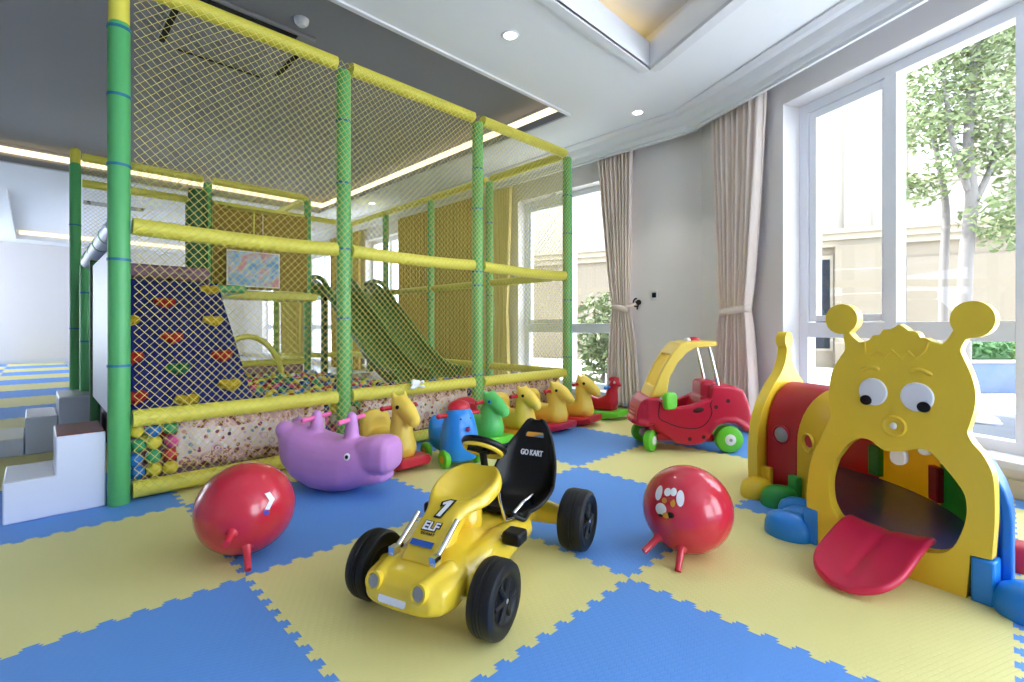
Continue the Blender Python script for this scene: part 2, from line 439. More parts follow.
# windows --------------------------------------------------------------
def window(n, o, d, nn, op, mull, trans, off=.18, sash=()):
    a, b, c, e = op; mt = wmat(o, d, nn)
    root = bpy.data.objects.new('window_%d' % n, None); C.objects.link(root); root['kind'] = 'structure'
    p = mt @ Vector((a, 0, c)); root.location = p
    mb = MB(); w = .075
    for bx in [((a, off, c), (a+w, off+.09, e)), ((b-w, off, c), (b, off+.09, e)), ((a+w, off, e-w), (b-w, off+.09, e)), ((a+w, off, c), (b-w, off+.09, c+w))]:
        mb.box(*bx)
    for s in mull: mb.box((s-.04, off-.005, c+w), (s+.04, off+.095, e-w))
    xs = [a+w]+[q for s in mull for q in (s-.04, s+.04)]+[b-w]
    for k in range(0, len(xs), 2):
        mb.box((xs[k], off-.002, trans-.06), (xs[k+1], off+.092, trans+.06))
    mb.xf(mt); obj('window_frame', mb, M['frame'], root, world=True, bevel=.004, smooth=False)
    for k in range(0, len(xs), 2):
        if k//2 in sash:
            mb = MB(); x0, x1, z0, z1 = xs[k]+.008, xs[k+1]-.008, trans+.068, e-w-.008
            for bx in [((x0, off+.01, z0), (x0+.06, off+.075, z1)), ((x1-.018, off+.01, z0), (x1, off+.075, z1)), ((x0+.06, off+.01, z1-.06), (x1-.018, off+.075, z1)), ((x0+.06, off+.01, z0), (x1-.018, off+.075, z0+.05))]: mb.box(*bx)
            mb.xf(mt); obj('sash', mb, M['frame'], root, world=True, bevel=.004, smooth=False)
        for z0, z1 in ((c+w, trans-.06), (trans+.06, e-w)):
            mb = MB(); mb.box((xs[k]+.001, off+.04, z0+.001), (xs[k+1]-.001, off+.046, z1-.001)); mb.xf(mt)
            obj('pane', mb, M['glass'], root, world=True, smooth=False)
    mb = MB(); mb.box((a-.02, -.05, c-.035), (b+.02, off, c+.009)); mb.xf(mt); obj('window_sill', mb, M['trim'], root, world=True, bevel=.006, smooth=False)
    return root
window(1, WC, WD, WN, RW, (1.675, 2.38), .895, .18, (0,))
window(2, (4.25, 0), (0, 1), (1, 0), W1, (1.97,), .90, .14, (1,))
window(3, (4.25, 0), (0, 1), (1, 0), W2, (6.4,), .90, .14, ())
window(4, (4.25, 0), (0, 1), (1, 0), W3, (9.4,), .90, .14, ())
window(5, (4.25, 0), (0, 1), (1, 0), W4, (12.5,), .90, .14, ())
# baseboards
mb = MB(); mb.box((.0, -.018, 0), (3.6, 0, .10)); mb.xf(wmat(WC, WD, WN)); struct('baseboard_right', mb, M['baseboard'], bevel=.004)
mb = MB(); mb.box((4.232, .17, 0), (4.25, 15.2, .10)); struct('baseboard_back', mb, M['baseboard'], bevel=.004)
mb = MB(); mb.box((-6, 15.18, 0), (4.2, 15.2, .10)); struct('baseboard_far', mb, M['trim'], bevel=.004)

# foam puzzle mats --------------------------------------------------------
def edge_line(axis, i, j):
    """the tooth line from grid corner (i,j) one metre along axis 0=x, 1=y; 24 half teeth"""
    N = 24; p = 1./N; a = .0125; o = []
    for k in range(N):
        t0 = k*p; sg = 1 if (k % 2 == 0) else -1
        if k == 0 or k == N-1: sg_a = a*.85
        else: sg_a = a
        h = sg_a*sg
        o += [(t0+p*.14, .0), (t0+p*.02, h), (t0+p*.98, h), (t0+p*.86, 0)] if 0 < k < N-1 else ([(0, 0), (t0+p*.98, h), (t0+p*.86, 0)] if k == 0 else [(t0+p*.14, 0), (t0+p*.02, h), (1, 0)])
    if axis == 0: return [(i+t, j+h) for t, h in o]
    return [(i+h, j+t) for t, h in o]
def clip(poly, a, b, c):
    """keep a*x+b*y <= c"""
    out = []
    for k in range(len(poly)):
        p, q = poly[k-1], poly[k]; dp, dq = a*p[0]+b*p[1]-c, a*q[0]+b*q[1]-c
        if (dp <= 0) != (dq <= 0):
            t = dp/(dp-dq); out.append((p[0]+(q[0]-p[0])*t, p[1]+(q[1]-p[1])*t))
        if dq <= 0: out.append(q)
    return out
def ordinal(n): return ['first', 'second', 'third', 'fourth', 'fifth', 'sixth', 'seventh', 'eighth', 'ninth', 'tenth', 'eleventh', 'twelfth', 'thirteenth', 'fourteenth', 'fifteenth'][n]
NEAR = {
 (0, -1): 'under the yellow go kart', (-1, 0): 'at the left, in front of the white soft step', (-1, -1): 'at the bottom left corner of the picture',
 (1, -1): 'between the go kart and the right hopping ball', (0, 0): 'between the left hopping ball and the purple hippo', (1, -2): 'in front of the caterpillar tongue',
 (0, -2): 'along the bottom edge, right of the go kart front wheel', (2, -1): 'below the little red car, behind the right hopping ball', (1, 0): 'in front of the row of rocking toys, behind the go kart',
 (-1, 1): 'under the white soft step', (0, 1): 'under the front rail behind the left hopping ball', (1, 1): 'behind the yellow horse nearest the hippo', (2, 1): 'under the net behind the middle rocking horses',
 (2, 0): 'in front of the two middle yellow horses', (3, 0): 'between the red rooster and the little red car', (3, 1): 'behind the red rooster by the window',
 (3, -1): 'under the back wheels of the little red car', (2, -2): 'at the right edge, under the big blue foot and the tunnel', (3, -2): 'under the far end of the caterpillar tunnel',
 (1, -3): 'cut off by the bottom right corner', (2, -3): 'by the window beyond the right edge', (4, 0): 'a sliver under the switch by the corner curtain', (4, 1): 'a sliver under the window by the tied curtain',
 (4, -1): 'a sliver behind the car by the corner curtain', (3, -3): 'a sliver below the window sill at the right',
}
def mat_tile(i, j, label):
    poly = edge_line(0, i, j)+edge_line(1, i+1, j)[1:]+edge_line(0, i, j+1)[::-1][1:]+edge_line(1, i, j)[::-1][1:-1]
    if i >= 3: poly = clip(poly, 1, 0, 4.228)
    if j <= 0 and i >= 1: poly = clip(poly, WN.x, WN.y, WC.dot(WN)-.022)
    if len(poly) < 3: return
    cx, cy = i+.5, j+.5
    mb = MB(); mb.prism([(x-cx, y-cy) for x, y in poly], -.015, 0, 'xy')
    col = 'yellow' if (i+j) % 2 else 'blue'
    o = obj('foam_mat', mb, M['mat_'+col], smooth=False); o.location = (cx, cy, 0)
    tag(o, '%s foam puzzle mat %s' % (col, label), 'mat', 'foam puzzle mats on the floor')
for (i, j), l in NEAR.items(): mat_tile(i, j, l)
for j in range(2, 15):
    for i in (-1, -2):
        mat_tile(i, j, '%s row back from the white soft step, %s' % (ordinal(j-1), 'beside the green posts' if i == -1 else 'at the left edge'))
mat_tile(-2, 1, 'left of the white soft step at the edge'); mat_tile(-2, 0, 'furthest left before the white soft step'); mat_tile(-2, -1, 'outermost at the lower left')
# ------------------------------------------------------------------ the play frame
PX = [-.24, .985, 2.215, 3.46]; PY = [1.27, 2.5, 3.74, 4.98, 6.22]
TOP, MID, LOW, BOT = 2.74, 1.455, .435, .058
pf = thing('playground', 'tall netted soft play frame of padded green posts and yellow rails', 'playground', (1.6, 3.1, 0))
def post(x, y, z1=TOP-.035, ties=(), r=.048, tilt=0., cap=False):
    mb = MB()
    mb.lathe([(0, 0), (r*.96, 0), (r, .012), (r, z1-.02), (r*.85, z1), (0, z1)], 20)
    mb.xf(Matrix.Translation((x, y, 0)) @ Matrix.Rotation(tilt, 4, 'X'))
    o = obj('post', mb, M['pad_green'], pf, world=True)
    for z in ties:
        t = MB(); t.lathe([(r+.001, z-.007), (r+.0035, z-.007), (r+.0035, z+.007), (r+.001, z+.007), (r+.001, z-.007)], 20)
        t.xf(Matrix.Translation((x, y, 0)) @ Matrix.Rotation(tilt, 4, 'X'))
        obj('cable_tie', t, M['tie'], o, world=True)
    if cap:
        t = MB(); t.tube([(x, y, z1), (x, y, TOP+.05)], r*.93, 18); t.sphere((x, y, TOP+.045), r*.93, 18, 8)
        obj('corner_cap', t, M['pad_yellow'], pf, world=True)
    return o
def rail(a, b, r=.052, sag=0.):
    a, b = Vector(a), Vector(b); d = (b-a).normalized()
    mb = MB(); n = 8
    mb.tube([a+(b-a)*(k/n)-Vector((0, 0, sag*4*(k/n)*(1-k/n))) for k in range(n+1)], r, 16)
    return obj('rail', mb, M['pad_yellow'], pf, world=True)
FT = [(2.47, 2.12, 1.76, 1.27, .72), (2.35, 1.92, 1.46, .98), (2.3, 1.95, 1.4, 1.28, .5), (2.3, 1.9, 1.2, .6)]
for k, x in enumerate(PX): post(x, PY[0], *((2.5,) if k == 0 else ()), ties=FT[k], cap=(k == 0))
for y in PY[1:]: post(PX[3], y, ties=(2.2, 1.3))
for x in PX[:3]: post(x, PY[3], *((TOP-.08,) if x < 0 else ()), ties=(2.0, .9), cap=(x < 0))
post(PX[2], PY[4], ties=(1.8,))
post(PX[0], 3.36, 1.44, (1.2, .8))
g = .055
for k in range(3):
    for z in (TOP, MID, LOW, BOT):
        rail((PX[k]+g, PY[0], z), (PX[k+1]-g, PY[0], z), .046 if z != BOT else .044, .012 if z == MID else 0)
for k in range(4):
    for z in (TOP, MID, LOW): rail((PX[3], PY[k]+g, z), (PX[3], PY[k+1]-g, z), .044)
for k in range(2):
    for z in (TOP, TOP-.28, MID): rail((PX[k]+g, PY[3], z), (PX[k+1]-g, PY[3], z), .044)
    rail((PX[k]+g, PY[3], LOW), (PX[k+1]-g, PY[3], LOW), .044)
for z in (TOP, MID, LOW):
    rail((PX[2]+g, PY[4], z), (PX[3]-g, PY[4], z), .044)
    rail((PX[2], PY[3]+g, z), (PX[2], PY[4]-g, z), .044)
# the left side: mid rail wrapped in white with a green end, white panel below it
mb = MB(); mb.tube([(PX[0], 1.33, MID), (PX[0], 2.2, MID), (PX[0], 3.2, MID-.02)], .05, 16); wr = obj('wrapped_rail', mb, M['vinyl_white'], pf, world=True, label='rail wrapped in white vinyl')
for y in (1.7, 2.1, 2.5, 2.9, 3.12):
    mb = MB(); mb.tube([(PX[0], y, MID), (PX[0], y+.03, MID)], .053, 16); obj('green_band', mb, M['pad_green'], wr, world=True)
mb = MB(); mb.box((PX[0]-.015, 1.36, .42), (PX[0]+.015, 2.62, 1.36)); obj('side_panel', mb, M['vinyl_grey'], pf, world=True, bevel=.006, label='pale grey vinyl side panel')
mb = MB(); mb.tube([(PX[0], 2.66, .03), (PX[0], 2.66, 1.40)], .03, 14); obj('panel_edge', mb, M['dark_green'], pf, world=True, label='thin dark green pole')
# nets -------------------------------------------------------------------
def net(fn, U, V, cw, ch, r, n=3):
    """diamond netting; fn maps (u,v) on the panel to a point"""
    nu, nv = int(U/(cw/2)), int(V/(ch/2)); mb = MB()
    for i in range(nu):
        for j in range(nv+1):
            if (i+j) % 2: continue
            for dj in (1, -1):
                if not 0 <= j+dj <= nv: continue
                a, b = Vector(fn(i*U/nu, j*V/nv)), Vector(fn((i+1)*U/nu, (j+dj)*V/nv))
                t = (b-a); ax = t.cross(Vector((.3, .9, .31))).normalized(); ay = t.cross(ax).normalized()
                ring = [[p+(ax*cos(2*PI*k/n)+ay*sin(2*PI*k/n))*r for k in range(n)] for p in (a, b)]
                mb.loft(ring, False)
    return obj('net', mb, M['net'], pf, world=True, smooth=False)
def front(u, v):
    x, z = -.185+u, .04+v
    lean = .0
    if z > MID:
        t = (z-MID)/(TOP-MID); e = min(1, u/.5)*min(1, (3.62-u)/.5); lean = .11*t*t*e
    y = PY[0]-.062
    if z > LOW: y += .012*sin(PI*min(1, (z-LOW)/1.02))*(.5+.5*sin(u*3))
    return (x+lean*(1 if u < 3.4 else 0)*min(1, (3.62-u)/.4), y, z)
net(front, 3.62, 2.70, .044, .047, .0017)
net(lambda u, v: (PX[3]+.0, PY[0]+.06+u, LOW+v), 4.85, TOP-LOW, .060, .060, .0019)
net(lambda u, v: (PX[0]+.06+u, PY[3]+.01, LOW+v), 2.35, TOP-LOW, .042, .042, .0022)
net(lambda u, v: (PX[2]+.06+u, PY[4]+.01, LOW+v), 1.13, TOP-LOW, .042, .042, .0022)
net(lambda u, v: (PX[2], PY[3]+.06+u, LOW+v), 1.13, TOP-LOW, .05, .05, .0022)
# platforms, back boards, arch
mb = MB(); mb.box((PX[0]+.05, 3.78, 1.28), (PX[1]+.1, PY[3]-.06, 1.36)); obj('platform', mb, M['pad_green'], pf, world=True, bevel=.02)
mb = MB(); mb.box((PX[2]+.05, 4.95, 1.36), (PX[3]-.06, PY[4]-.06, 1.44)); obj('platform', mb, M['pad_green'], pf, world=True, bevel=.02)
mb = MB(); mb.box((PX[1]+.1, 4.5, 1.26), (PX[2]-.05, PY[3]-.06, 1.36)); obj('platform', mb, M['pad_yellow'], pf, world=True, bevel=.02, label='yellow padded bridge')
mb = MB(); mb.tube([(PX[0]+.08, 3.85, 1.45), (.74, 3.85, 1.45)], .075, 16); obj('bolster', mb, M['mauve'], pf, world=True, label='mauve padded roll')
mb = MB(); mb.tube([(.62, 3.9, 1.36), (.62, 3.9, 2.2)], .075, 16); obj('padded_column', mb, M['dark_green'], pf, world=True, label='dark green padded column')
mb = MB(); mb.tube([(.80, 4.6, 1.36), (.80, 4.6, 2.5)], .10, 16); obj('padded_column', mb, M['dark_green'], pf, world=True, label='dark green padded column')
mb = MB(); mb.tube([(1.3+.42*cos(PI*k/14), 4.5, .12+.68*sin(PI*k/14)) for k in range(15)], .035, 12); obj('arch', mb, M['pad_yellow'], pf, world=True, label='yellow padded arch')
mb = MB(); mb.box((PX[0]+.1, 4.86, .05), (PX[2]-.1, 4.92, .40)); obj('ball_pit_wall', mb, M['mauve'], pf, world=True, bevel=.02)
mb = MB(); mb.box((PX[0]+.09, PY[0]+.14, .0), (PX[3]-.08, 4.84, .22)); obj('ball_pit_base', mb, M['mauve'], pf, world=True, bevel=.02)
for x0, x1 in ((1.02, 1.6), (1.61, 2.18)):
    mb = MB(); mb.box((x0, 4.90, 1.40), (x1, 4.93, 2.45)); obj('back_board', mb, M['back_gold'], pf, world=True, bevel=.008, label='gold back board')
mb = MB(); mb.box((1.13, 4.72, 1.42), (1.75, 4.745, 1.87)); pc = thing('picture_panel', 'pale blue printed picture board hung inside the play frame', 'picture', (1.44, 4.73, 1.44))
obj('board', mb, M['white'], pc, world=True, bevel=.004); mb = MB(); mb.box((1.145, 4.714, 1.435), (1.735, 4.72, 1.855)); obj('print', mb, M['picture'], pc, world=True, smooth=False)
mb = MB(); mb.tube([(1.44, 4.73, 1.86), (1.44, 4.73, 2.4)], .008, 6); mb.box((1.14, 4.70, 2.40), (1.74, 4.98, 2.425)); obj('hanger', mb, M['pad_yellow'], pc, world=True)
# plush white tag on the low rail
t = thing('paper_knot', 'small white knotted paper tied on the low yellow rail', 'knot', (1.58, 1.2, .45))
mb = MB()
for k in range(12): mb.sphere((1.53+R.uniform(-.05, .05), 1.185+R.uniform(-.008, .008), .47+R.uniform(-.05, .04)), (R.uniform(.012, .03), .012, R.uniform(.012, .026)), 8, 6)
blob('knot', MB().add([Vector(p)-Vector((1.58, 1.2, .45)) for p in mb.v], mb.f), M['white'], t, .006, 2)

# climbing wall -----------------------------------------------------------
cw = thing('climbing_wall', 'sloping navy climbing wall with heart shaped holds behind the net', 'climbing wall', (.27, 3.0, .22))
# slope from y=2.3,z=.22 up to y=3.72,z=1.37
A0, A1 = Vector((0, 2.22, .22)), Vector((0, 3.74, 1.37)); sl = (A1-A0).normalized(); nm = Vector((0, -sl.z, sl.y))
mb = MB()
pts = [(-.16, 0), (.72, 0), (.80, 1.0), (-.16, 1.0)]
def cwp(x, t, off=0): return Vector((x, 0, 0))+A0.lerp(A1, t)+nm*off
mb.add([cwp(x, t, 0) for x, t in pts]+[cwp(x, t, -.06) for x, t in pts], [(0, 1, 2, 3), (7, 6, 5, 4), (0, 4, 5, 1), (1, 5, 6, 2), (2, 6, 7, 3), (3, 7, 4, 0)])
obj('board', mb, M['navy'], cw, world=True, bevel=.008)
mb = MB(); mb.box((-.14, 3.6, .22), (-.08, 3.68, 1.2)); mb.box((.66, 3.6, .22), (.72, 3.68, 1.2)); obj('support', mb, M['pad_green'], cw, world=True, bevel=.01)
def heart(w=.17, h=.15):
    o = []
    for k in range(24):
        t = 2*PI*k/24; o.append((w/2*sin(t)**3, h*(.40*cos(t)-.16*cos(2*t)-.06*cos(3*t)-.03*cos(4*t))))
    return o
def ray_hold(u, v):
    o = Vector((AX, AY, CH)); d = at(u, v, 1)-o; s = (A0-o).dot(nm)/d.dot(nm); return o+d*s
for u, v, c in [(210, 291, 'yellow'), (165, 304, 'red'), (213, 322, 'yellow'), (172, 339, 'red'), (222, 357, 'red'), (178, 370, 'green'), (230, 386, 'yellow'), (131, 359, 'red'), (134, 399, 'red'), (128, 322, 'yellow'), (187, 402, 'yellow')]:
    p = ray_hold(u, v); ex = Vector((1, 0, 0)); m4 = Matrix((ex, nm.cross(ex), nm)).transposed().to_4x4(); m4.translation = p
    mb = MB(); hp = heart()
    rings = [[(x*s, y*s, z) for x, y in hp] for s, z in ((1, 0), (1, .02), (.92, .035), (.6, .045), (.2, .047))]
    mb.loft(rings); mb.xf(m4); obj('hold', mb, M['hold_'+c], cw, world=True, label='%s heart shaped hold' % c)

# slide --------------------------------------------------------------------
sd = thing('slide', 'wide green plastic slide with two lanes dropping into the ball pit', 'slide', (2.8, 3.9, .2))
prof = smooth_line([(5.28, 1.44), (5.0, 1.43), (4.72, 1.30), (4.2, .92), (3.6, .49), (3.15, .27), (2.8, .23)], 6)
def lane(x0, x1, nx=10):
    rings = []
    for i, p in enumerate(prof):
        t = (prof[min(i+1, len(prof)-1)]-prof[max(i-1, 0)]).normalized(); nn = Vector((t.y, -t.x)) if t.x < 0 else Vector((-t.y, t.x))
        if nn.y < 0: nn = -nn
        row = []
        for k in range(nx+1):
            s = k/nx; x = x0+(x1-x0)*s; hgt = .17*abs(2*s-1)**5
            row.append(Vector((x, p.x+nn.x*hgt, p.y+nn.y*hgt)))
        lower = [Vector((q.x, q.y-nn.x*.03, q.z-nn.y*.03)) for q in row[::-1]]
        rings.append(row+lower)
    return rings
for x0, x1 in ((2.33, 2.80), (2.80, 3.27)):
    mb = MB(); mb.loft(lane(x0, x1)); obj('lane', mb, M['slide_green'], sd, world=True)
for x in (2.33, 2.80, 3.27):
    mb = MB(); pts = []
    for i, p in enumerate(prof):
        t = (prof[min(i+1, len(prof)-1)]-prof[max(i-1, 0)]).normalized(); nn = Vector((t.y, -t.x))
        if nn.y < 0: nn = -nn
        e = .17+.06*max(0, 1-abs(p.x-4.85)/.35)
        pts.append((x, p.x+nn.x*e, p.y+nn.y*e))
    mb.tube(pts, .035, 10); obj('side_rim', mb, M['slide_green'], sd, world=True)
mb = MB(); mb.box((2.4, 4.9, .22), (2.48, 4.98, 1.36)); mb.box((3.12, 4.9, .22), (3.2, 4.98, 1.36)); obj('support', mb, M['dark_green'], sd, world=True, bevel=.01)

# printed cotton along the foot of the front net ---------------------------------
def skirt(x0, x1, label):
    o = thing('fabric_skirt', label, 'fabric', ((x0+x1)/2, 1.31, .08))
    nx, nz = int((x1-x0)*40), 10; rows = []
    for j in range(nz+1):
        row = []
        for i in range(nx+1):
            x = x0+(x1-x0)*i/nx; t = j/nz
            top = .40+.012*sin(x*9)+.008*sin(x*23); bot = .10+.014*sin(x*6+1)+.006*sin(x*31)
            row.append(Vector((x+.004*sin(t*9+x*5), 1.325+.012*sin(x*19+2*t)+.008*sin(x*41)-.02*sin(PI*t), bot+(top-bot)*t)))
        rows.append(row)
    mb = MB(); mb.loft(rows, False, closed=False)
    me = mb; q = obj('cloth', me, M['cloth'], o, world=True)
    s = q.modifiers.new('thick', 'SOLIDIFY'); s.thickness = .004
    return o
skirt(.02, .86, 'printed candy cloth along the play frame foot, left bay behind the red ball')
skirt(1.13, 2.12, 'printed candy cloth along the play frame foot, middle bay behind blue rocker')
skirt(2.32, 3.40, 'printed candy cloth along the play frame foot, right bay behind the yellow horses')

# balls ---------------------------------------------------------------------------
def ball_mesh(c):
    mb = MB(); mb.sphere((0, 0, 0), .038, 14, 9); return mb.mesh('ball', M['ball_'+c])
cols = ['blue', 'yellow', 'green', 'pink', 'navy', 'red', 'white']; wts = [20, 24, 14, 12, 12, 10, 5]
bmesh_ = {c: ball_mesh(c) for c in cols}
spots = []
def ok(p, others): return all((p-q).length > .068 for q in others[-160:])
# stacked against the net where the cloth leaves a gap
for xa, xb in ((-.16, .06), (.88, 1.10), (2.16, 2.30)):
    z = .05
    while z < .40:
        x = xa
        while x < xb:
            spots.append(Vector((x+R.uniform(-.006, .006), PY[0]+.075+R.uniform(-.004, .012)*.5, z+R.uniform(-.006, .006)))); x += .079
        z += .075
nfront = len(spots)
grid = []
y = 1.55
while y < 4.78:
    x = PX[0]+.16
    while x < PX[3]-.14:
        grid.append(Vector((x+R.uniform(-.008, .008), y+R.uniform(-.008, .008), .262+R.uniform(-.004, .035)))); x += .09
    y += .09
def blocked(p):
    if p.x < .84 and p.y > 2.0: return True                         # under the climbing wall
    if 2.25 < p.x < 3.36 and p.y > 2.72: return p.y > 2.72          # under the slide
    return False
grid = [p for p in grid if not blocked(p)]
vis = sorted([p for p in grid if p.y > 2.15], key=lambda p: p.y)
rest = [p for p in grid if p.y <= 2.15]
take = vis[:300-nfront]; rest += vis[300-nfront:]
for p in spots+take:
    c = R.choices(cols, wts)[0]
    o = bpy.data.objects.new('play_ball', bmesh_[c]); C.objects.link(o); o.location = p
    tag(o, 'small hollow %s plastic ball in the ball pit' % c, 'ball', 'ball pit balls')
mb = MB()
for p in rest:
    mb.cur = R.choices(range(len(cols)), wts)[0]; mb.sphere(p, .038, 8, 6)
mb.cur = 0
tag(obj('play_balls', mb, [M['ball_'+c] for c in cols]), 'mass of mixed plastic balls filling the rest of the pit', 'ball', kind='stuff')

# white and grey soft steps ------------------------------------------------------------
def softstep(label, x0, y0, y1, treads, side, tops, cat='soft step'):
    """treads: (x0,x1,z) list; an L or block shaped foam step"""
    o = thing('soft_step', label, cat, (x0, y0, 0))
    xs = [(treads[0][0], 0)]
    for a, b, z in treads: xs += [(a, z), (b, z)]
    xs.append((treads[-1][1], 0))
    mb = MB(); mb.prism(xs, y0, y1, 'xz'); obj('body', mb, side, o, world=True, bevel=.008, seg=3)
    for (a, b, z), tm in zip(treads, tops):
        mb = MB(); mb.box((a+.004, y0+.004, z-.004), (b-.004, y1-.004, z+.004)); obj('tread', mb, tm, o, world=True, bevel=.003)
    return o
softstep('white L shaped soft step with red brown top tread by the front post', -.66, 1.28, 1.66, [(-.66, -.48, .195), (-.48, -.292, .385)], M['vinyl_white'], [M['vinyl_tread'], M['vinyl_brown']])
softstep('grey soft block with pale shiny top, highest of the three behind', -.425, 2.95, 3.5, [(-.425, -.18, .39)], M['vinyl_grey'], [M['vinyl_tread']])
softstep('grey soft block of middle height between the two other grey blocks', -.60, 2.95, 3.5, [(-.60, -.43, .262)], M['vinyl_grey'], [M['vinyl_tread']])
softstep('low grey soft block with cream top at the left edge', -1.0, 2.95, 3.5, [(-1.0, -.605, .122)], M['vinyl_grey'], [M['vinyl_cream']])
# bag on the far post
t = thing('hanging_bag', 'dark green bag hanging from the far left post of the play frame', 'bag', (-.17, 6.2, .68))
mb = MB(); mb.loft([sring(z, 0, 0, w*.42, .05, .6, 16) for z, w in ((0, .03), (.03, .10), (.2, .12), (.5, .115), (.66, .09), (.72, .05))]); mb.xf(Matrix(((0, 1, 0, 0), (0, 0, 1, 0), (1, 0, 0, 0), (0, 0, 0, 1))))
obj('pouch', mb, M['dark_green'], t); mb = MB(); mb.tube([(-.04, 0, .7), (-.02, 0, .95), (0.02, 0, .95), (.04, 0, .7)], .008, 8); obj('strap', mb, M['dark_green'], t)
mb = MB(); mb.tube([(-.16, 6.27, 0), (-.16, 6.27, .85)], .035, 16); obj('post', mb, M['pad_green'], pf, world=True)
mb = MB(); mb.tube([(-.16, 6.27, .851), (-.16, 6.27, 2.2)], .035, 16); obj('post', mb, M['pad_yellow'], pf, world=True)
# ------------------------------------------------------------------ go kart
kt = thing('go_kart', 'yellow pedal go kart with black seat and the number 1 on its hood', 'go kart', (.654, -.574, 0), rad(198.5))
mb = MB()
mb.loft([sring(x, 0, (a+b)/2, w, (b-a)/2, .62, 28) for x, w, a, b in
         [(.495, .08, .112, .145), (.487, .118, .098, .172), (.455, .148, .084, .193), (.40, .160, .078, .200), (.34, .150, .075, .206), (.26, .118, .07, .215),
          (.16, .100, .075, .225), (.04, .105, .075, .20), (-.10, .115, .075, .185), (-.24, .10, .075, .18), (-.36, .075, .085, .175), (-.42, .05, .10, .16)]])
for s in (1, -1):
    mb.cap((.30, s*.10, .145), .05, (.10, s*.125, .16), .06)           # side pods
    mb.cap((.10, s*.125, .16), .06, (-.14, s*.10, .13), .045)
    mb.cap((.30, s*.10, .13), .045, (.315, s*.195, .12), .032)        # front axle arms
    mb.cap((-.33, s*.02, .13), .055, (-.335, s*.10, .13), .05); mb.cap((-.335, s*.10, .13), .05, (-.335, s*.22, .125), .038)
    mb.cap((.462, s*.082, .166), .030, (.36, s*.10, .185), .026)         # headlight bulges
blob('chassis', mb, M['kart_yellow'], kt, .0065, 5)
for s in (1, -1):
    mb = MB(); mb.lathe([(.0, 0), (.021, 0), (.021, .012), (.028, .012), (.028, -.014), (.0, -.014)], 20, 'x'); mb.xf(Matrix.Translation((.486, s*.082, .168)) @ Matrix.Rotation(rad(-18), 4, 'Y'))
    hl = obj('headlight', mb, M['kart_yellow'], kt)
    mb = MB(); mb.lathe([(0, .002), (.020, .002), (.020, .006), (0, .006)], 20, 'x'); mb.xf(Matrix.Translation((.486, s*.082, .168)) @ Matrix.Rotation(rad(-18), 4, 'Y'))
    obj('lens', mb, M['grey'], hl)
# hood: a plate that widens upward into a scoop
secs = [(.405, .205, .066), (.375, .232, .068), (.335, .266, .068), (.29, .298, .069), (.25, .319, .074), (.222, .335, .088), (.197, .347, .106), (.168, .358, .121), (.135, .370, .130), (.095, .383, .132), (.055, .394, .123), (.018, .402, .101), (-.010, .403, .060)]
rows = []
for i, (x, z, w) in enumerate(secs):
    row = []
    bowl = [0, 0, 0, 0, 0, .1, .55, 1, 1.05, 1.05, .95, .55, .1][i]
    for k in range(17):
        t = k/8-1
        e = abs(t)
        dz = -.028*max(0, (e-.82)/.18)**1.6*(1+.6*bowl) - bowl*.032*(1-min(1, e/.84)**2.4) - (0 if bowl else .004*e*e)
        row.append(Vector((x-(.0 if e < .8 else .006*(e-.8)), w*t, z+dz)))
    rows.append(row)
mb = MB(); mb.loft(rows, False, closed=False)
hd = obj('hood', mb, M['kart_yellow'], kt)
for t_, kw in (('SOLIDIFY', dict(thickness=.014, offset=-1)), ('SUBSURF', dict(levels=1, render_levels=2))):
    m_ = hd.modifiers.new(t_, t_)
    for a, b in kw.items(): setattr(m_, a, b)
mb = MB(); mb.cap((.10, 0, .22), .055, (.08, 0, .305), .04); mb.tube([(.3, 0, .16), (.24, 0, .24), (.14, 0, .295)], [.05, .05, .038], 12)
blob('hood_support', mb, M['kart_yellow'], kt, .008, 4)
# decals lie on the plate: its slope
d0, d1 = Vector((.335, 0, .266)), Vector((.27, 0, .310)); up = (d1-d0).normalized()
nrm = Vector((0, 1, 0)).cross(up).normalized()
if nrm.z < 0: nrm = -nrm
def decal(t, off=.004, y=0): 
    p = d0+up*t+nrm*off+Vector((0, y, 0)); m = Matrix((Vector((0, 1, 0)), up, nrm)).transposed().to_4x4(); m.translation = p; return m
e0, e1 = Vector((.29, 0, .298)), Vector((.235, 0, .3285)); eu = (e1-e0).normalized(); en = Vector((0, 1, 0)).cross(eu); en = en if en.z > 0 else -en
def decal1(off): p = e0.lerp(e1, .62)+en*off; m = Matrix((Vector((0, 1, 0)), eu, en)).transposed().to_4x4(); m.translation = p; return m
ONE = [(-.004, -.040), (.014, -.040), (.032, .040), (.016, .040), (-.008, .024), (-.005, .013), (.009, .020)]
OUT = [(-.013, -.048), (.021, -.048), (.042, .048), (.013, .048), (-.019, .028), (-.013, .003), (.0, .010)]
mb = MB(); mb.prism([(x, y) for x, y in OUT], 0, .001, 'xy'); mb.xf(decal1(.0050) @ Matrix.Scale(.85, 4)); obj('number_outline', mb, M['black'], kt, smooth=False, label='black outlined white number 1')
mb = MB(); mb.prism(ONE, 0, .001, 'xy'); mb.xf(decal1(.0065) @ Matrix.Scale(.85, 4)); obj('number', mb, M['white'], kt, smooth=False)
text('lettering_outline', 'ELF', .042, M['black'], kt, decal(.022, .003), bold=.004)
text('lettering', 'ELF', .042, M['white'], kt, decal(.022, .0045), bold=.001)
text('small_lettering', 'GO KART', .012, M['black'], kt, decal(-.004, .003))
mb = MB(); mb.box((-.042, -.010, 0), (.042, .010, .0015)); mb.xf(decal(-.038, .003)); obj('blue_decal', mb, mat('decal_blue', (34, 84, 170), .4), kt, smooth=False)
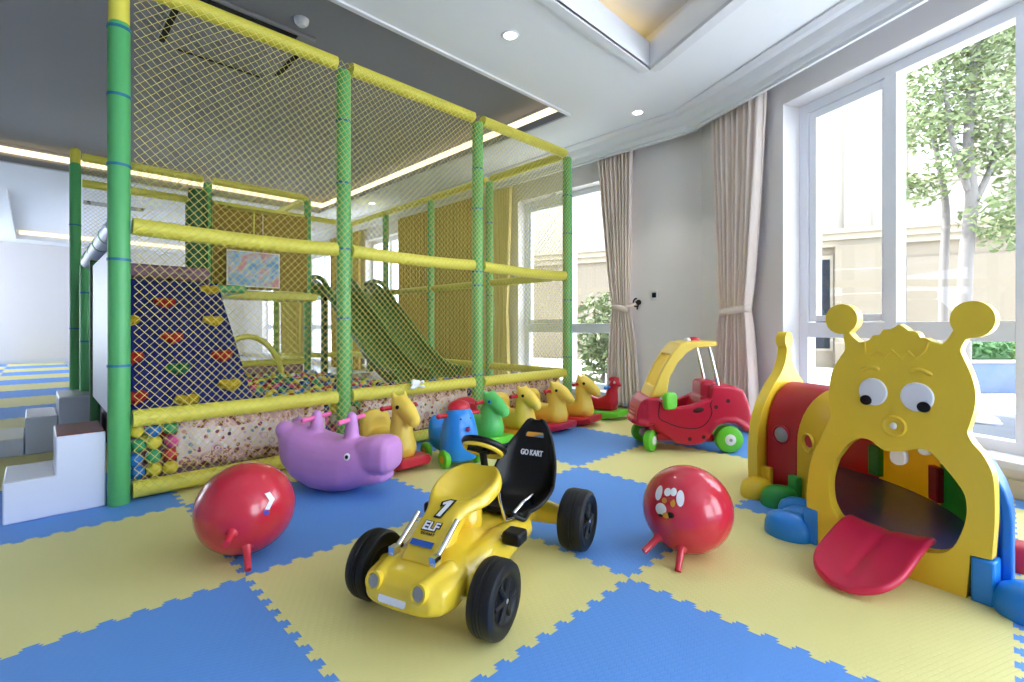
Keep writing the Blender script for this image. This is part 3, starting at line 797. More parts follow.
m4 = frame((.495, -.02, .125), (0, 1, 0), (-.55, 0, .8)); 
mb = MB(); mb.prism(rr(.10, .022, .008), 0, .0012, 'xy'); mb.xf(Matrix.Translation((.4965, -.01, .13)) @ Matrix.Rotation(rad(90), 4, 'Z') @ Matrix.Rotation(rad(72), 4, 'X')); obj('nose_decal', mb, M['white'], kt)
for s in (1, -1):
    mb = MB(); mb.tube([(.418, s*.077, .216), (.34, s*.077, .266), (.285, s*.077, .304)], .0085, 12); mb.box((.39, s*.077-.011, .216), (.42, s*.077+.011, .240)); obj('hood_strut', mb, M['chrome'], kt)
    mb = MB(); mb.tube([(.06, s*.10, .375), (.05, s*.105, .30), (.02, s*.11, .215), (-.05, s*.112, .20)], .006, 10); obj('hood_stay', mb, M['chrome'], kt)
    mb = MB(); mb.tube([(-.06, s*.08, .18), (-.12, s*.115, .235), (-.2, s*.12, .24), (-.22, s*.11, .18)], .007, 10); obj('seat_bracket', mb, M['chrome'], kt)
# wheels
def wheel(x, s, r, w, yo, steer=0):
    mb = MB(); h = w/2
    pr = [(r*.55, -h*.72), (r*.62, -h*.9), (r*.84, -h), (r*.95, -h*.86), (r, -h*.55), (r, -h*.32), (r*.975, -h*.29), (r*.975, -h*.25), (r, -h*.22), (r, -.004), (r*.97, -.002), (r*.97, .002), (r, .004), (r, h*.22), (r*.975, h*.25), (r*.975, h*.29), (r, h*.32), (r, h*.55), (r*.95, h*.86), (r*.84, h), (r*.62, h*.9), (r*.55, h*.72)]
    mb.lathe(pr, 40, 'y'); m4 = Matrix.Translation((x, s*yo, r)) @ Matrix.Rotation(steer, 4, 'Z'); mb.xf(m4)
    o = obj('wheel', mb, M['tyre'], kt)
    mb = MB(); e = s
    for k in range(6):
        a = 2*PI*k/6; mb.tube([(.015*cos(a), e*h*.80, .015*sin(a)), (r*.56*cos(a), e*h*.70, r*.56*sin(a))], .011, 8)
    mb.lathe([(0, e*h*.98), (.016, e*h*.98), (.024, e*h*.7), (.024, e*h*.5), (0, e*h*.5)], 16, 'y'); mb.lathe([(r*.52, e*h*.74), (r*.6, e*h*.9), (r*.6, e*h*.5), (r*.52, e*h*.5)], 28, 'y')
    mb.xf(m4); hb = obj('hub', mb, M['tyre'], o)
    mb = MB(); mb.lathe([(0, e*h*1.04), (.007, e*h*1.02), (.008, e*h*.9), (0, e*h*.9)], 12, 'y'); mb.xf(m4); obj('axle_cap', mb, M['chrome'], o)
for s in (1, -1):
    wheel(.318, s, .112, .084, .232); wheel(-.335, s, .122, .108, .266)
# seat
path = smooth_line([(-.05, .222, .085), (-.09, .198, .125), (-.16, .182, .142), (-.25, .178, .150), (-.33, .195, .152), (-.375, .25, .150), (-.40, .32, .140), (-.425, .39, .112), (-.44, .43, .092), (-.45, .47, .070), (-.455, .50, .048), (-.456, .51, .025)], 4)
rows = []; NX = 16
for i, p in enumerate(path):
    t = (path[min(i+1, len(path)-1)]-path[max(i-1, 0)]); t = Vector((t.x, 0, t.y)).normalized(); nn = Vector((0, 1, 0)).cross(t); 
    if nn.x < -.3 or nn.z < -.3: nn = -nn
    if nn.z < 0 and nn.x < 0: nn = -nn
    f = i/(len(path)-1); curl = .07*math.exp(-((f-.42)/.22)**2)+.012
    row = []
    for k in range(NX+1):
        s = 2*k/NX-1; row.append(Vector((p.x, p.z*s+.026, .178+(p.y-.178)*.95))+nn*curl*abs(s)**3.5)
    rows.append(row)
mb = MB(); n = NX+1; vs = [q for r_ in rows for q in r_]; fs = []
slot = min(range(len(path)), key=lambda i: abs(path[i].y-.437)+(9 if path[i].x > -.4 else 0))
for i in range(len(rows)-1):
    for k in range(NX):
        if i in (slot-1, slot) and 4 <= k < NX-4: continue
        fs.append((i*n+k, i*n+k+1, (i+1)*n+k+1, (i+1)*n+k))
mb.add(vs, fs); st = obj('seat', mb, M['black'], kt)
for t_, kw in (('SOLIDIFY', dict(thickness=.018, offset=0)), ('SUBSURF', dict(levels=1, render_levels=2))):
    m_ = st.modifiers.new(t_, t_)
    for a, b in kw.items(): setattr(m_, a, b)
p0, p1 = Vector((-.40, 0, .32)), Vector((-.425, 0, .39)); su = (p1-p0).normalized(); sn = Vector((0, 1, 0)).cross(su)
if sn.x < 0: sn = -sn
m4 = Matrix((Vector((0, 1, 0)), su, sn)).transposed().to_4x4(); m4.translation = Vector((-.409, .026, .350))+sn*.0105
text('seat_lettering', 'GO KART', .026, M['white'], kt, m4 @ Matrix.Diagonal((.95, 1.3, 1, 1)), bold=.0006, label='white GO KART lettering', depth=.0025)
# steering wheel
sw = Vector((-.015, 0, .462)); sa = Vector((-.55, 0, .83)).normalized(); ex = Vector((0, 1, 0)); m4 = Matrix((ex, sa.cross(ex), sa)).transposed().to_4x4(); m4.translation = sw
def torus(R0, r0, z=0, n=36, m=10):
    mb = MB(); rings = []
    for k in range(n+1):
        a = 2*PI*k/n; rings.append([Vector(((R0+r0*cos(2*PI*j/m))*cos(a), (R0+r0*cos(2*PI*j/m))*sin(a), z+r0*sin(2*PI*j/m))) for j in range(m)])
    mb.loft(rings, False); return mb
mb = torus(.078, .0125, .005); mb.xf(m4); sg = obj('steering_wheel', mb, M['black'], kt)
mb = torus(.072, .0095, -.010); mb.xf(m4); obj('rim_band', mb, M['kart_yellow'], sg, label='yellow lower rim band')
mb = MB(); mb.prism(rr(.055, .04, .012), -.02, -.002, 'xy')
for a in (0, 180, 270): mb.tube([(.01*cos(rad(a)), .01*sin(rad(a)), -.012), (.072*cos(rad(a)), .072*sin(rad(a)), -.008)], .011, 8)
mb.xf(m4); obj('spokes', mb, M['black'], sg)
mb = MB(); mb.tube([sw-sa*.015, Vector((-.030, 0, .36)), Vector((-.02, 0, .25))], .014, 12); obj('steering_column', mb, M['black'], kt)
# pedals
for s in (1, -1):
    dx = .0 if s > 0 else -.10
    mb = MB(); mb.tube([(.12+dx, s*.10, .165), (.12+dx, s*.15, .165), (.125+dx, s*.155, .205), (.125+dx, s*.19, .21)], .006, 10); pd = obj('pedal_crank', mb, M['black'], kt)
    mb = MB(); mb.box((.085+dx, s*.165-.0, .19), (.155+dx, s*.235, .235)) if s > 0 else mb.box((.085+dx, -.235, .19), (.155+dx, -.165, .235)); obj('pedal', mb, M['black'], pd, bevel=.012, seg=3)

# ------------------------------------------------------------------ hopping balls
def hop(label, loc, r, horns, deco):
    o = thing('hopping_ball', label, 'hopping ball', (loc[0], loc[1], 0)); c = Vector((0, 0, r*.97))
    mb = MB(); mb.sphere(c, (r, r, r*.97), 40, 26)
    obj('ball', mb, M['hop_red'], o)
    for dv, ln in horns:
        dv = Vector(dv).normalized(); p = c+dv*r*.94
        mb = MB(); mb.tube([p, p+dv*.012, p+dv*.025, p+dv*(ln-.012), p+dv*ln], [.028, .02, .0135, .012, .0125], 14); obj('horn_handle', mb, M['hop_red'], o)
    return o, c
def tocam(p): q = Vector((AX, AY, CH))-p; return q.normalized()
def patch(o, c, r, u_, v_, w, h, m, name, view, pts=None):
    """flat decal curved onto the ball, centred at angles u,v (deg) from the viewing direction"""
    f = view; rt = Vector((0, 0, 1)).cross(f).normalized(); upv = f.cross(rt)
    mb = MB(); ring = []
    shape = pts or [(cos(2*PI*k/20)*w/2, sin(2*PI*k/20)*h/2) for k in range(20)]
    def P(a, b, e): 
        x, y = rad(u_)+a/r, rad(v_)+b/r
        q = f*cos(y)*cos(x)+rt*cos(y)*sin(x)+upv*sin(y); return c+Vector((q.x, q.y, q.z*.97))*(r+e)
    cen = (sum(p[0] for p in shape)/len(shape), sum(p[1] for p in shape)/len(shape))
    vs = [P(cen[0], cen[1], .0015)]+[P(cen[0]+(a-cen[0])*.5, cen[1]+(b-cen[1])*.5, .0015) for a, b in shape]+[P(a, b, .0012) for a, b in shape]
    n = len(shape); fs = [(0, 1+k, 1+(k+1) % n) for k in range(n)]+[(1+k, 1+n+k, 1+n+(k+1) % n, 1+(k+1) % n) for k in range(n)]
    mb.add(vs, fs); return obj(name, mb, m, o)
def dirs(loc, z=.18):
    f = tocam(Vector((loc[0], loc[1], z))); rt = Vector((0, 0, 1)).cross(f).normalized(); return f, rt, f.cross(rt)
lb = (.064, .220); f, rt, up_ = dirs(lb)
o, c = hop('red hopping ball at left, in front of the net, with a small white mark', lb, .186, [(f*.72+Vector((0, 0, -.72))+rt*.02, .10), (f*.86+Vector((0, 0, -.42))-rt*.22, .075)], None)
patch(o, c, .186, 26, 4, 0, 0, M['white'], 'mark', f, [(-.018, .030), (.004, .034), (.020, .004), (-.002, -.034), (-.020, -.030), (.002, .0)])
patch(o, c, .186, 23, -9, 0, 0, mat('mark_blue', (60, 70, 180), .4), 'mark', f, [(-.012, .010), (.010, .004), (.004, -.012), (-.014, -.006)])
rb = (1.363, -1.049); f, rt, up_ = dirs(rb)
o, c = hop('red hopping ball at right, near the blue feet, with white oval patches', rb, .178, [(f*.55+Vector((0, 0, -.62))-rt*.52, .095), (f*.66+Vector((0, 0, -.74))-rt*.10, .10)], None)
for a, b, w, h, m in [(-38, 18, .034, .062, 'white'), (-8, 14, .030, .064, 'white'), (-25, 20, .030, .034, 'white'), (-17, 21, .026, .034, 'white'), (-33, -2, .050, .046, 'white'), (-28, 9, .022, .022, 'orange'), (-21, 11, .03, .02, 'hold_red'), (-17, 7, .02, .03, 'orange'), (-20, -8, .030, .024, 'black'), (-26, -9, .03, .022, 'orange'), (-34, -10, .024, .012, 'black')]:
    patch(o, c, .178, a, b-2, w, h, M[m], 'patch', f)

# ------------------------------------------------------------------ purple hippo rocker
hp = thing('hippo_rocker', 'purple two seat hippo rocker with pink handles', 'rocker', (.672, .69, 0), rad(300)); hp.scale = (.92, 1.02, 1.1)
mb = MB()
mb.loft([sring(x, 0, (a+b)/2, w, (b-a)/2, .75, 24) for x, w, a, b in
         [(-.40, .02, .235, .27), (-.375, .07, .19, .31), (-.32, .115, .10, .335), (-.24, .14, .045, .325), (-.12, .152, .008, .29), (0, .152, .0, .272), (.10, .145, .01, .275), (.19, .125, .035, .272), (.26, .10, .065, .26), (.31, .08, .09, .24)]])
mb.loft([sring(x, 0, (a+b)/2, w, (b-a)/2, .55, 24) for x, w, a, b in [(.16, .09, .13, .26), (.21, .108, .115, .282), (.30, .114, .112, .292), (.365, .108, .115, .285), (.395, .085, .135, .262), (.402, .05, .16, .235)]])
mb.loft([sring(x, 0, (a+b)/2, w, (b-a)/2, .6, 24) for x, w, a, b in [(.1, .10, .03, .10), (.2, .10, .045, .115), (.30, .088, .06, .118), (.345, .07, .07, .112), (.36, .04, .08, .10)]])
for x in (-.15, .10): mb.cap((x, 0, .23), .050, (x, 0, .372), .032)
for s in (1, -1): mb.sphere((-.33, s*.06, .30), (.06, .05, .05), 12, 8)
blob('body', mb, M['purple'], hp, .008, 6)
for x in (-.15, .10):
    for s in (1, -1):
        mb = MB(); mb.tube([(x, s*.02, .365), (x, s*.118, .365), (x, s*.124, .365)], [.0125, .0125, .009], 12); obj('handle', mb, M['pink'], hp)
def eye(o, p, d, r, m1=None, m2=None, part='eye', pup=(0, 0)):
    d = Vector(d).normalized(); ex = Vector((0, 0, 1)).cross(d).normalized(); m4 = Matrix((ex, d.cross(ex), d)).transposed().to_4x4(); m4.translation = Vector(p)
    mb = MB(); mb.lathe([(0, -.004), (r, -.004), (r, .001), (r*.7, .004), (0, .005)], 18, 'z'); mb.xf(m4); e = obj(part, mb, m1 or M['white'], o)
    mb = MB(); mb.lathe([(0, .003), (r*.55, .003), (r*.5, .006), (0, .0065)], 14, 'z', (pup[0]*r, pup[1]*r, 0)); mb.xf(m4); obj('pupil', mb, m2 or M['black'], e)
for s in (1, -1): eye(hp, (.16, s*.126, .205), (.25, s, .12), .018)

# ------------------------------------------------------------------ rocking toys, side by side with their backs to the net
def base(o, m, L=.26, W=.17):
    mb = MB(); rings = []
    for k in range(15):
        t = -1+2*k/14; x = L*t; w = W*(1-.35*abs(t)**4); zb = .045*t*t
        rings.append([Vector((x, y, z)) for y, z in [(-w, zb+.02), (-w*.9, zb), (w*.9, zb), (w, zb+.02), (w, .06+zb*.55), (w*.88, .078+zb*.5), (-w*.88, .078+zb*.5), (-w, .06+zb*.55)]])
    mb.loft(rings); return obj('rocker_base', mb, M[m], o, bevel=.008)
def horse(label, x, y, rz, m, bm, hm='red', back=None, h=1., bl=.26):
    o = thing('rocking_horse', label, 'rocking horse', (x, y, 0), rad(rz), 'rocking toys along the net')
    base(o, bm, bl)
    mb = MB(); q = h
    mb.loft([sring(xx, 0, (a+b)/2, w, (b-a)/2, .7, 20) for xx, w, a, b in [(-.19, .06, .07, .20), (-.16, .085, .06, .235), (-.05, .09, .06, .225), (.05, .09, .06, .23), (.13, .085, .06, .26), (.185, .065, .06, .22)]])
    mb.cap((.13, 0, .14), .094, (.12, 0, .26), .074); mb.cap((.12, 0, .26), .074, (.125, 0, .36*q), .060)
    mb.cap((.12, 0, .385*q), .068, (.19, 0, .36*q), .058); mb.cap((.19, 0, .36*q), .058, (.26, 0, .31*q), .044)
    mb.cap((.09, 0, .40*q), .045, (.07, 0, .30), .035)
    for s in (1, -1): mb.cap((.10, s*.035, .425*q), .024, (.092, s*.045, .455*q), .014, 10)
    if back is None: mb.loft([sring(xx, 0, (a+b)/2, w, (b-a)/2, .75, 20) for xx, w, a, b in [(-.255, .06, .2, .31), (-.235, .105, .13, .345), (-.18, .115, .10, .352), (-.145, .08, .12, .31)]])
    blob('body', mb, M[m], o, .0085, 5)
    if back:
        mb = MB(); mb.loft([sring(xx, 0, (a+b)/2, w, (b-a)/2, .75, 20) for xx, w, a, b in [(-.255, .06, .2, .31), (-.235, .105, .13, .345), (-.18, .115, .10, .352), (-.145, .08, .12, .31)]])
        blob('backrest', mb, M[back], o, .0085, 5, label='red backrest')
    for s in (1, -1):
        mb = MB(); mb.tube([(.095, s*.04, .375*q), (.095, s*.125, .375*q)], .0145, 12); mb.sphere((.095, s*.125, .375*q), .017, 12, 8); obj('handle', mb, M[hm], o)
        eye(o, (.165, s*.0615, .385*q), (.35, s, .25), .013, M['black'] if m != 'green' else M['blue'])
    return o
horse('yellow horse rocker on a red base, just right of the purple hippo', 1.145, .91, 272, 'horse_yellow', 'red', h=1.06, bl=.29)
horse('green horse rocker with red backrest, right of the blue rocker', 1.95, .92, 270, 'green', 'lime', back='red', h=.92)
horse('yellow horse rocker right behind the go kart seat, next to the green one', 2.32, .92, 268, 'horse_yellow', 'orange', h=.94)
horse('yellow horse rocker on a pink red base, third yellow one from the hippo', 2.73, .92, 270, 'horse_yellow', 'tongue', h=.95)
horse('yellow horse rocker furthest right, beside the red rooster', 3.12, .93, 274, 'horse_yellow', 'red', h=1.02)
# blue rocker on wheels
bl = thing('blue_rocker', 'blue egg shaped ride on toy with red cap and green wheels', 'ride on toy', (1.478, .665, 0), rad(262), 'rocking toys along the net')
mb = MB(); mb.loft([sring(x, 0, 0, w, w2, .9, 24) for x, w, w2 in [(.035, .09, .08), (.05, .115, .105), (.12, .13, .12), (.20, .125, .115), (.28, .11, .10), (.35, .088, .08), (.40, .055, .05), (.415, .02, .02)]])
mb.xf(Matrix(((0, 0, 1, .08), (0, 1, 0, 0), (1, 0, 0, 0), (0, 0, 0, 1))))
mb.loft([sring(x, 0, (a+b)/2, w, (b-a)/2, .75, 20) for x, w, a, b in [(.05, .09, .05, .2), (-.08, .085, .055, .18), (-.16, .09, .06, .22), (-.22, .08, .08, .30), (-.24, .05, .12, .28)]])
blob('body', mb, M['blue'], bl, .0085, 5)
mb = MB(); mb.sphere((.075, 0, .378), (.07, .077, .055), 22, 12); obj('cap', mb, M['red'], bl)
for s in (1, -1):
    mb = MB(); mb.tube([(.07, s*.07, .335), (.07, s*.15, .335)], .0145, 12); mb.sphere((.07, s*.15, .335), .017, 12, 8); obj('handle', mb, M['red'], bl)
    eye(bl, (.158, s*.036, .318), (1, s*.35, .25), .013, M['white'], M['black'])
    for x in (.10, -.16):
        mb = MB(); mb.lathe([(0, -.02), (.052, -.02), (.06, -.012), (.06, .012), (.052, .02), (0, .02)], 28, 'y', (x, s*.122, .06)); w_ = obj('wheel', mb, M['lime'], bl)
        mb = MB(); mb.lathe([(0, -.024), (.022, -.024), (.022, .024), (0, .024)], 16, 'y', (x, s*.122, .06)); obj('hub', mb, M['hold_yellow'], w_)
mb = MB(); mb.sphere((.192, 0, .255), .017, 14, 9); obj('nose', mb, mat('nose_purple', (150, 30, 110), .35), bl)
# red rooster
rs = thing('rooster_rocker', 'red rooster rocker on a green base by the tied curtain', 'rocker', (3.57, .92, 0), rad(271), 'rocking toys along the net')
base(rs, 'lime', .27)
mb = MB(); mb.loft([sring(x, 0, (a+b)/2, w, (b-a)/2, .7, 20) for x, w, a, b in [(-.17, .06, .07, .20), (-.13, .08, .06, .22), (0, .085, .06, .20), (.1, .08, .06, .25), (.165, .06, .06, .24)]])
mb.cap((.12, 0, .16), .075, (.14, 0, .30), .05); mb.cap((.14, 0, .30), .052, (.165, 0, .355), .046)
for x, z in ((.20, .395), (.17, .405), (.14, .40), (.115, .39)): mb.sphere((x, 0, z), (.018, .016, .024), 10, 8)
mb.cap((.2, 0, .35), .028, (.235, 0, .335), .012)
mb.loft([sring(x, 0, (a+b)/2, w, (b-a)/2, .85, 20) for x, w, a, b in [(-.25, .02, .24, .33), (-.22, .045, .15, .36), (-.17, .05, .12, .35), (-.13, .04, .12, .26)]])
blob('body', mb, M['red'], rs, .0085, 5)
for s in (1, -1):
    mb = MB(); mb.tube([(.13, s*.03, .315), (.13, s*.115, .315)], .0145, 12); mb.sphere((.13, s*.115, .315), .018, 12, 8); obj('handle', mb, M['blue'], rs)
    eye(rs, (.185, s*.042, .365), (.5, s, .1), .011, M['white'])

# ------------------------------------------------------------------ little red car
car = thing('ride_on_car', 'little red and yellow push car with green wheels before the curtain', 'toy car', (3.0, -.226, 0), math.atan2(.733, -.68))
side = [(.30, .19), (.262, .205), (.235, .175), (.165, .113), (.103, .068), (.021, .052), (-.076, .06), (-.144, .102), (-.165, .150), (-.20, .195), (-.245, .218), (-.32, .218), (-.37, .19), (-.392, .155), (-.445, .165), (-.448, .25), (-.425, .369), (-.39, .455), (-.33, .485), (-.185, .490), (-.16, .475), (-.155, .395), (-.117, .385), (-.021, .345), (.09, .326), (.19, .36), (.24, .40), (.31, .392)]
mb = MB()
for s in (1, -1): mb.prism(side, s*.135, s*.195, 'xz')
rear = [(-.19, .16), (-.22, .215), (-.33, .222), (-.385, .165), (-.45, .165), (-.455, .25), (-.43, .37), (-.39, .455), (-.33, .485), (-.19, .485), (-.155, .40)]
mb.prism(rear, -.15, .15, 'xz'); mb.prism([(.25, .07), (-.2, .07), (-.2, .12), (.25, .12)], -.14, .14, 'xz')
fr = [(.18, .12), (.30, .175), (.36, .195), (.375, .215), (.378, .255), (.368, .31), (.345, .362), (.30, .395), (.22, .405), (.19, .36), (.16, .25)]
mb.prism(fr, -.165, .165, 'xz')
mb.loft([sring(x, 0, (a+b)/2, w, (b-a)/2, .5, 28) for x, w, a, b in [(.25, .195, .18, .39), (.33, .178, .185, .36), (.37, .14, .2, .31), (.380, .10, .21, .27)]])
mb.loft([sring(x, 0, (a+b)/2, w, (b-a)/2, .35, 20) for x, w, a, b in [(-.11, .10, .40, .50), (-.13, .12, .38, .515), (-.2, .12, .38, .52), (-.24, .10, .4, .5)]])
mb.prism([(-.17, .1), (-.16, .4), (-.10, .40), (-.06, .22), (.02, .2), (.02, .1)], -.13, .13, 'xz')
for s in (1, -1):                                                   # fenders over the back wheels, bumper
    mb.tube([(-.145, s*.19, .15), (-.185, s*.19, .212), (-.25, s*.19, .238), (-.33, s*.19, .236), (-.39, s*.19, .20), (-.43, s*.19, .17)], .020, 10)
mb.tube([(.30, .19, .205), (.35, .17, .205), (.384, .10, .21), (.392, 0, .212), (.384, -.10, .21), (.35, -.17, .205), (.30, -.19, .205)], .022, 10)
blob('body', mb, M['car_red'], car, .0085, 5)
for s in (1, -1):
    mb = MB(); mb.tube([(p[0], s*.1945, p[1]) for p in smooth_line([(.215, .37), (.222, .255), (.16, .218), (.09, .191), (.02, .178), (-.048, .178), (-.10, .20), (-.14, .245), (-.16, .30), (-.15, .35), (-.162, .385)], 4)], .0042, 8); obj('door_seam', mb, mat('seam_dark', (70, 8, 24), .6) if s > 0 else bpy.data.materials['seam_dark'], car)
    mb = MB(); mb.lathe([(0, s*.199), (.9, s*.199), (1, s*.1975), (1, s*.185), (0, s*.185)], 24, 'y')
    mb.xf(Matrix.Translation((-.062, 0, .312)) @ Matrix.Rotation(rad(12), 4, 'Y') @ Matrix.Diagonal((.042, 1, .018, 1))); obj('door_pull', mb, bpy.data.materials['seam_dark'], car, label='dark oval door pull')
    for x, z in ((-.19, .335), (-.275, .38), (.0, .10), (-.10, .115)):
        mb = MB(); mb.lathe([(0, s*.197), (.013, s*.197), (.015, s*.195), (.015, s*.19), (0, s*.19)], 14, 'y', (x, 0, z)); obj('dimple', mb, bpy.data.materials['seam_dark'], car)
# yellow canopy
outl = [(.275, .40), (.223, .53), (.167, .643), (.111, .735), (.056, .795), (-.02, .808), (-.082, .813), (-.2, .815), (-.212, .795), (-.204, .776)]
inl = [(-.055, .765), (.014, .725), (.084, .644), (.136, .545), (.160, .40)]
mb = MB()
for s in (1, -1): mb.prism(outl+inl, s*.125, s*.168, 'xz')
mb.prism([(.056, .800), (-.02, .812), (-.205, .816), (-.205, .785), (-.02, .778), (.05, .765)], -.15, .15, 'xz')
mb.prism([(.125, .715), (.05, .80), (.0, .80), (.085, .70)], -.15, .15, 'xz')
mb.prism([(.29, .375), (.25, .47), (.215, .47), (.225, .375)], -.15, .15, 'xz')
blob('canopy', mb, M['horse_yellow'], car, .008, 4)
for s in (1, -1):
    mb = MB(); mb.tube([(-.155, s*.14, .785), (-.228, s*.145, .46)], .0125, 12); obj('canopy_post', mb, M['chrome'], car)
    mb = MB(); mb.prism(rr(.11, .125, .035), -.022, .022, 'yz'); mb.xf(Matrix.Translation((.155, s*.235, .383)) @ Matrix.Rotation(s*rad(-62), 4, 'Z')); mr = obj('mirror', mb, M['lime'], car, bevel=.012, seg=3)
    mb = MB(); mb.tube([(.18, s*.15, .39), (.155, s*.22, .385)], .014, 10); obj('mirror_arm', mb, M['lime'], mr)
    mb = MB(); mb.lathe([(.0, -.04), (.075, -.04), (.095, -.03), (.10, 0), (.095, .03), (.075, .04), (0, .04)], 32, 'y', (-.284, s*.175, .10)); w_ = obj('wheel', mb, M['lime'], car)
    mb = MB(); mb.lathe([(0, s*.047), (.03, s*.047), (.04, s*.042), (.042, s*.03), (0, s*.03)], 24, 'y', (-.284, s*.175, .10)); hb = obj('hub', mb, M['white'], w_)
    mb = MB(); mb.lathe([(0, s*.052), (.011, s*.052), (.012, s*.045), (0, s*.045)], 14, 'y', (-.284, s*.175, .10)); obj('axle_cap', mb, M['grey'], w_)
    m4 = Matrix.Translation((.275, s*.155, .08)) @ Matrix.Rotation(rad(52 if s > 0 else 12), 4, 'Z')
    mb = MB(); mb.lathe([(0, -.03), (.06, -.03), (.077, -.022), (.08, 0), (.077, .022), (.06, .03), (0, .03)], 30, 'y'); mb.xf(m4); w_ = obj('wheel', mb, M['lime'], car)
    for e in (1, -1):
        mb = MB(); mb.lathe([(0, e*.036), (.026, e*.036), (.033, e*.031), (.034, e*.02), (0, e*.02)], 20, 'y'); mb.xf(m4); obj('hub', mb, M['white'], w_)
    mb = MB(); mb.tube([(.275, s*.155, .155), (.275, s*.155, .20)], .02, 12); mb.tube([(.275, s*.155, .16), (.24, s*.15, .21)], .02, 10); obj('caster_fork', mb, M['car_red'], car)
mb = MB(); mb.sphere((-.09, 0, .815), (.05, .035, .028), 18, 10); bc = obj('beacon', mb, M['red'], car)
mb = MB(); mb.sphere((-.045, 0, .815), (.03, .034, .022), 16, 8); obj('beacon_end', mb, M['white'], bc)
for k in range(3):
    mb = MB(); mb.tube([(.372-.006*k, -.11, .258+.024*k), (.382-.009*k, -.06, .258+.024*k), (.385-.010*k, 0, .258+.024*k), (.382-.009*k, .06, .258+.024*k), (.372-.006*k, .11, .258+.024*k)], .008, 8); obj('grille_bar', mb, M['car_red'], car)
mb = MB(); 
mb2 = torus(.06, .011); mb2.xf(Matrix.Translation((.12, 0, .40)) @ Matrix.Rotation(rad(-60), 4, 'Y')); obj('steering_wheel', mb2, M['black'], car)
# ------------------------------------------------------------------ caterpillar tunnel
FL = Vector((1.79, -1.41, 0)); FD = Vector((-.1924, -.9813, 0)); FN = Vector((-.9813, .1924, 0))
ct = thing('caterpillar_tunnel', 'yellow faced caterpillar crawl tunnel with a red tongue', 'play tunnel', (FL+FD*.26)[:])
FM = Matrix(((FD.x, 0, FN.x, FL.x), (FD.y, 0, FN.y, FL.y), (0, 1, 0, 0), (0, 0, 0, 1)))      # (a, z, depth) -> world
def arc(cx, cz, r, a0, a1, n, ry=None):
    return [(cx+r*cos(rad(a0+(a1-a0)*k/n)), cz+(ry or r)*sin(rad(a0+(a1-a0)*k/n))) for k in range(n+1)]
sm = lambda P, k=4: [(p.x, p.y) for p in smooth_line(P, k)]
outline = [(.477, 0), (.487, .135), (.487, .15), (.540, .155)]
outline += sm([(.541, .17), (.547, .277), (.547, .367), (.544, .42), (.536, .457), (.517, .498), (.493, .53), (.480, .562), (.486, .595), (.497, .644), (.5, .70), (.49, .756), (.470, .815), (.462, .845), (.475, .880)])
outline += arc(.491, .948, .058, -95, 215, 20, .063)
outline += [(.428, .880), (.412, .862), (.386, .870), (.367, .883), (.352, .884), (.345, .900), (.335, .907), (.318, .908), (.306, .920), (.289, .933), (.273, .920), (.262, .914), (.240, .912), (.228, .893), (.206, .889), (.195, .872), (.182, .865), (.160, .862), (.140, .880), (.126, .898)]
outline += arc(.096, .954, .058, -55, 278, 20, .061)
outline += sm([(.108, .86), (.109, .829), (.094, .80), (.068, .753), (.055, .695), (.051, .637), (.057, .58), (.051, .533), (.021, .458), (-.006, .394), (-.023, .331), (-.031, .268), (-.036, .199), (-.036, .16)])
outline += [(-.034, .150), (.008, .146), (.01, 0)]
mouth = sm([(.074, .377), (.114, .443), (.145, .473), (.172, .485), (.2, .481), (.225, .462), (.25, .453), (.30, .462), (.347, .481), (.379, .477), (.409, .445), (.447, .395), (.473, .348), (.477, .283), (.462, .211), (.433, .147), (.38, .117), (.247, .108), (.116, .125), (.067, .172), (.052, .237), (.055, .306), (.074, .377)])[:-1]
def holed(outer, hole, d0, d1, e=.0):
    l0 = [Vector((a, b, 0)) for a, b in outer]; l1 = [Vector((a, b, 0)) for a, b in hole]; tri = geometry.tessellate_polygon([l0, l1])
    P = outer+hole; n = len(P); mb = MB()
    fs = [tuple(t) for t in tri]+[tuple(i+n for i in t[::-1]) for t in tri]
    for L_, s in ((outer, 0), (hole, len(outer))):
        m = len(L_)
        for k in range(m): fs.append((s+k, s+(k+1) % m, s+(k+1) % m+n, s+k+n))
    mb.add([(a, b, d1) for a, b in P]+[(a, b, d0) for a, b in P], fs); return mb
mb = holed(outline, mouth, -.055, 0); mb.xf(FM)
fc = obj('face_panel', mb, M['yellow'], ct, world=True, bevel=.009, seg=3, angle=30)
def onface(mb, name, m, parent=None, **k):
    mb.xf(FM); return obj(name, mb, m, parent or ct, world=True, **k)
for (ca, cz, ra, rz), (pa, pz) in (((.207, .672, .047, .053), (.186, .638)), ((.343, .668, .05, .053), (.364, .635))):
    mb = MB(); mb.lathe([(0, -.002), (1, -.002), (1, .002), (.93, .006), (0, .009)], 28, 'z'); mb.xf(Matrix.Translation((ca, cz, 0)) @ Matrix.Diagonal((ra, rz, 1, 1))); e = onface(mb, 'eye', M['white'])
    mb = MB(); mb.lathe([(0, .004), (.0195, .004), (.019, .011), (.012, .0145), (0, .0155)], 20, 'z', (pa, pz, 0)); onface(mb, 'pupil', M['black'], e)
mb = MB(); mb.lathe([(0, .002), (.024, .002), (.030, .008), (.036, .009), (.040, .004), (.040, -.002), (0, -.002)], 28, 'z', (.274, .551, 0)); ns = onface(mb, 'nose', M['yellow'])
mb = MB(); mb.sphere((.274, .552, .006), (.011, .013, .010), 14, 8); onface(mb, 'nose_bolt', M['white'], ns)
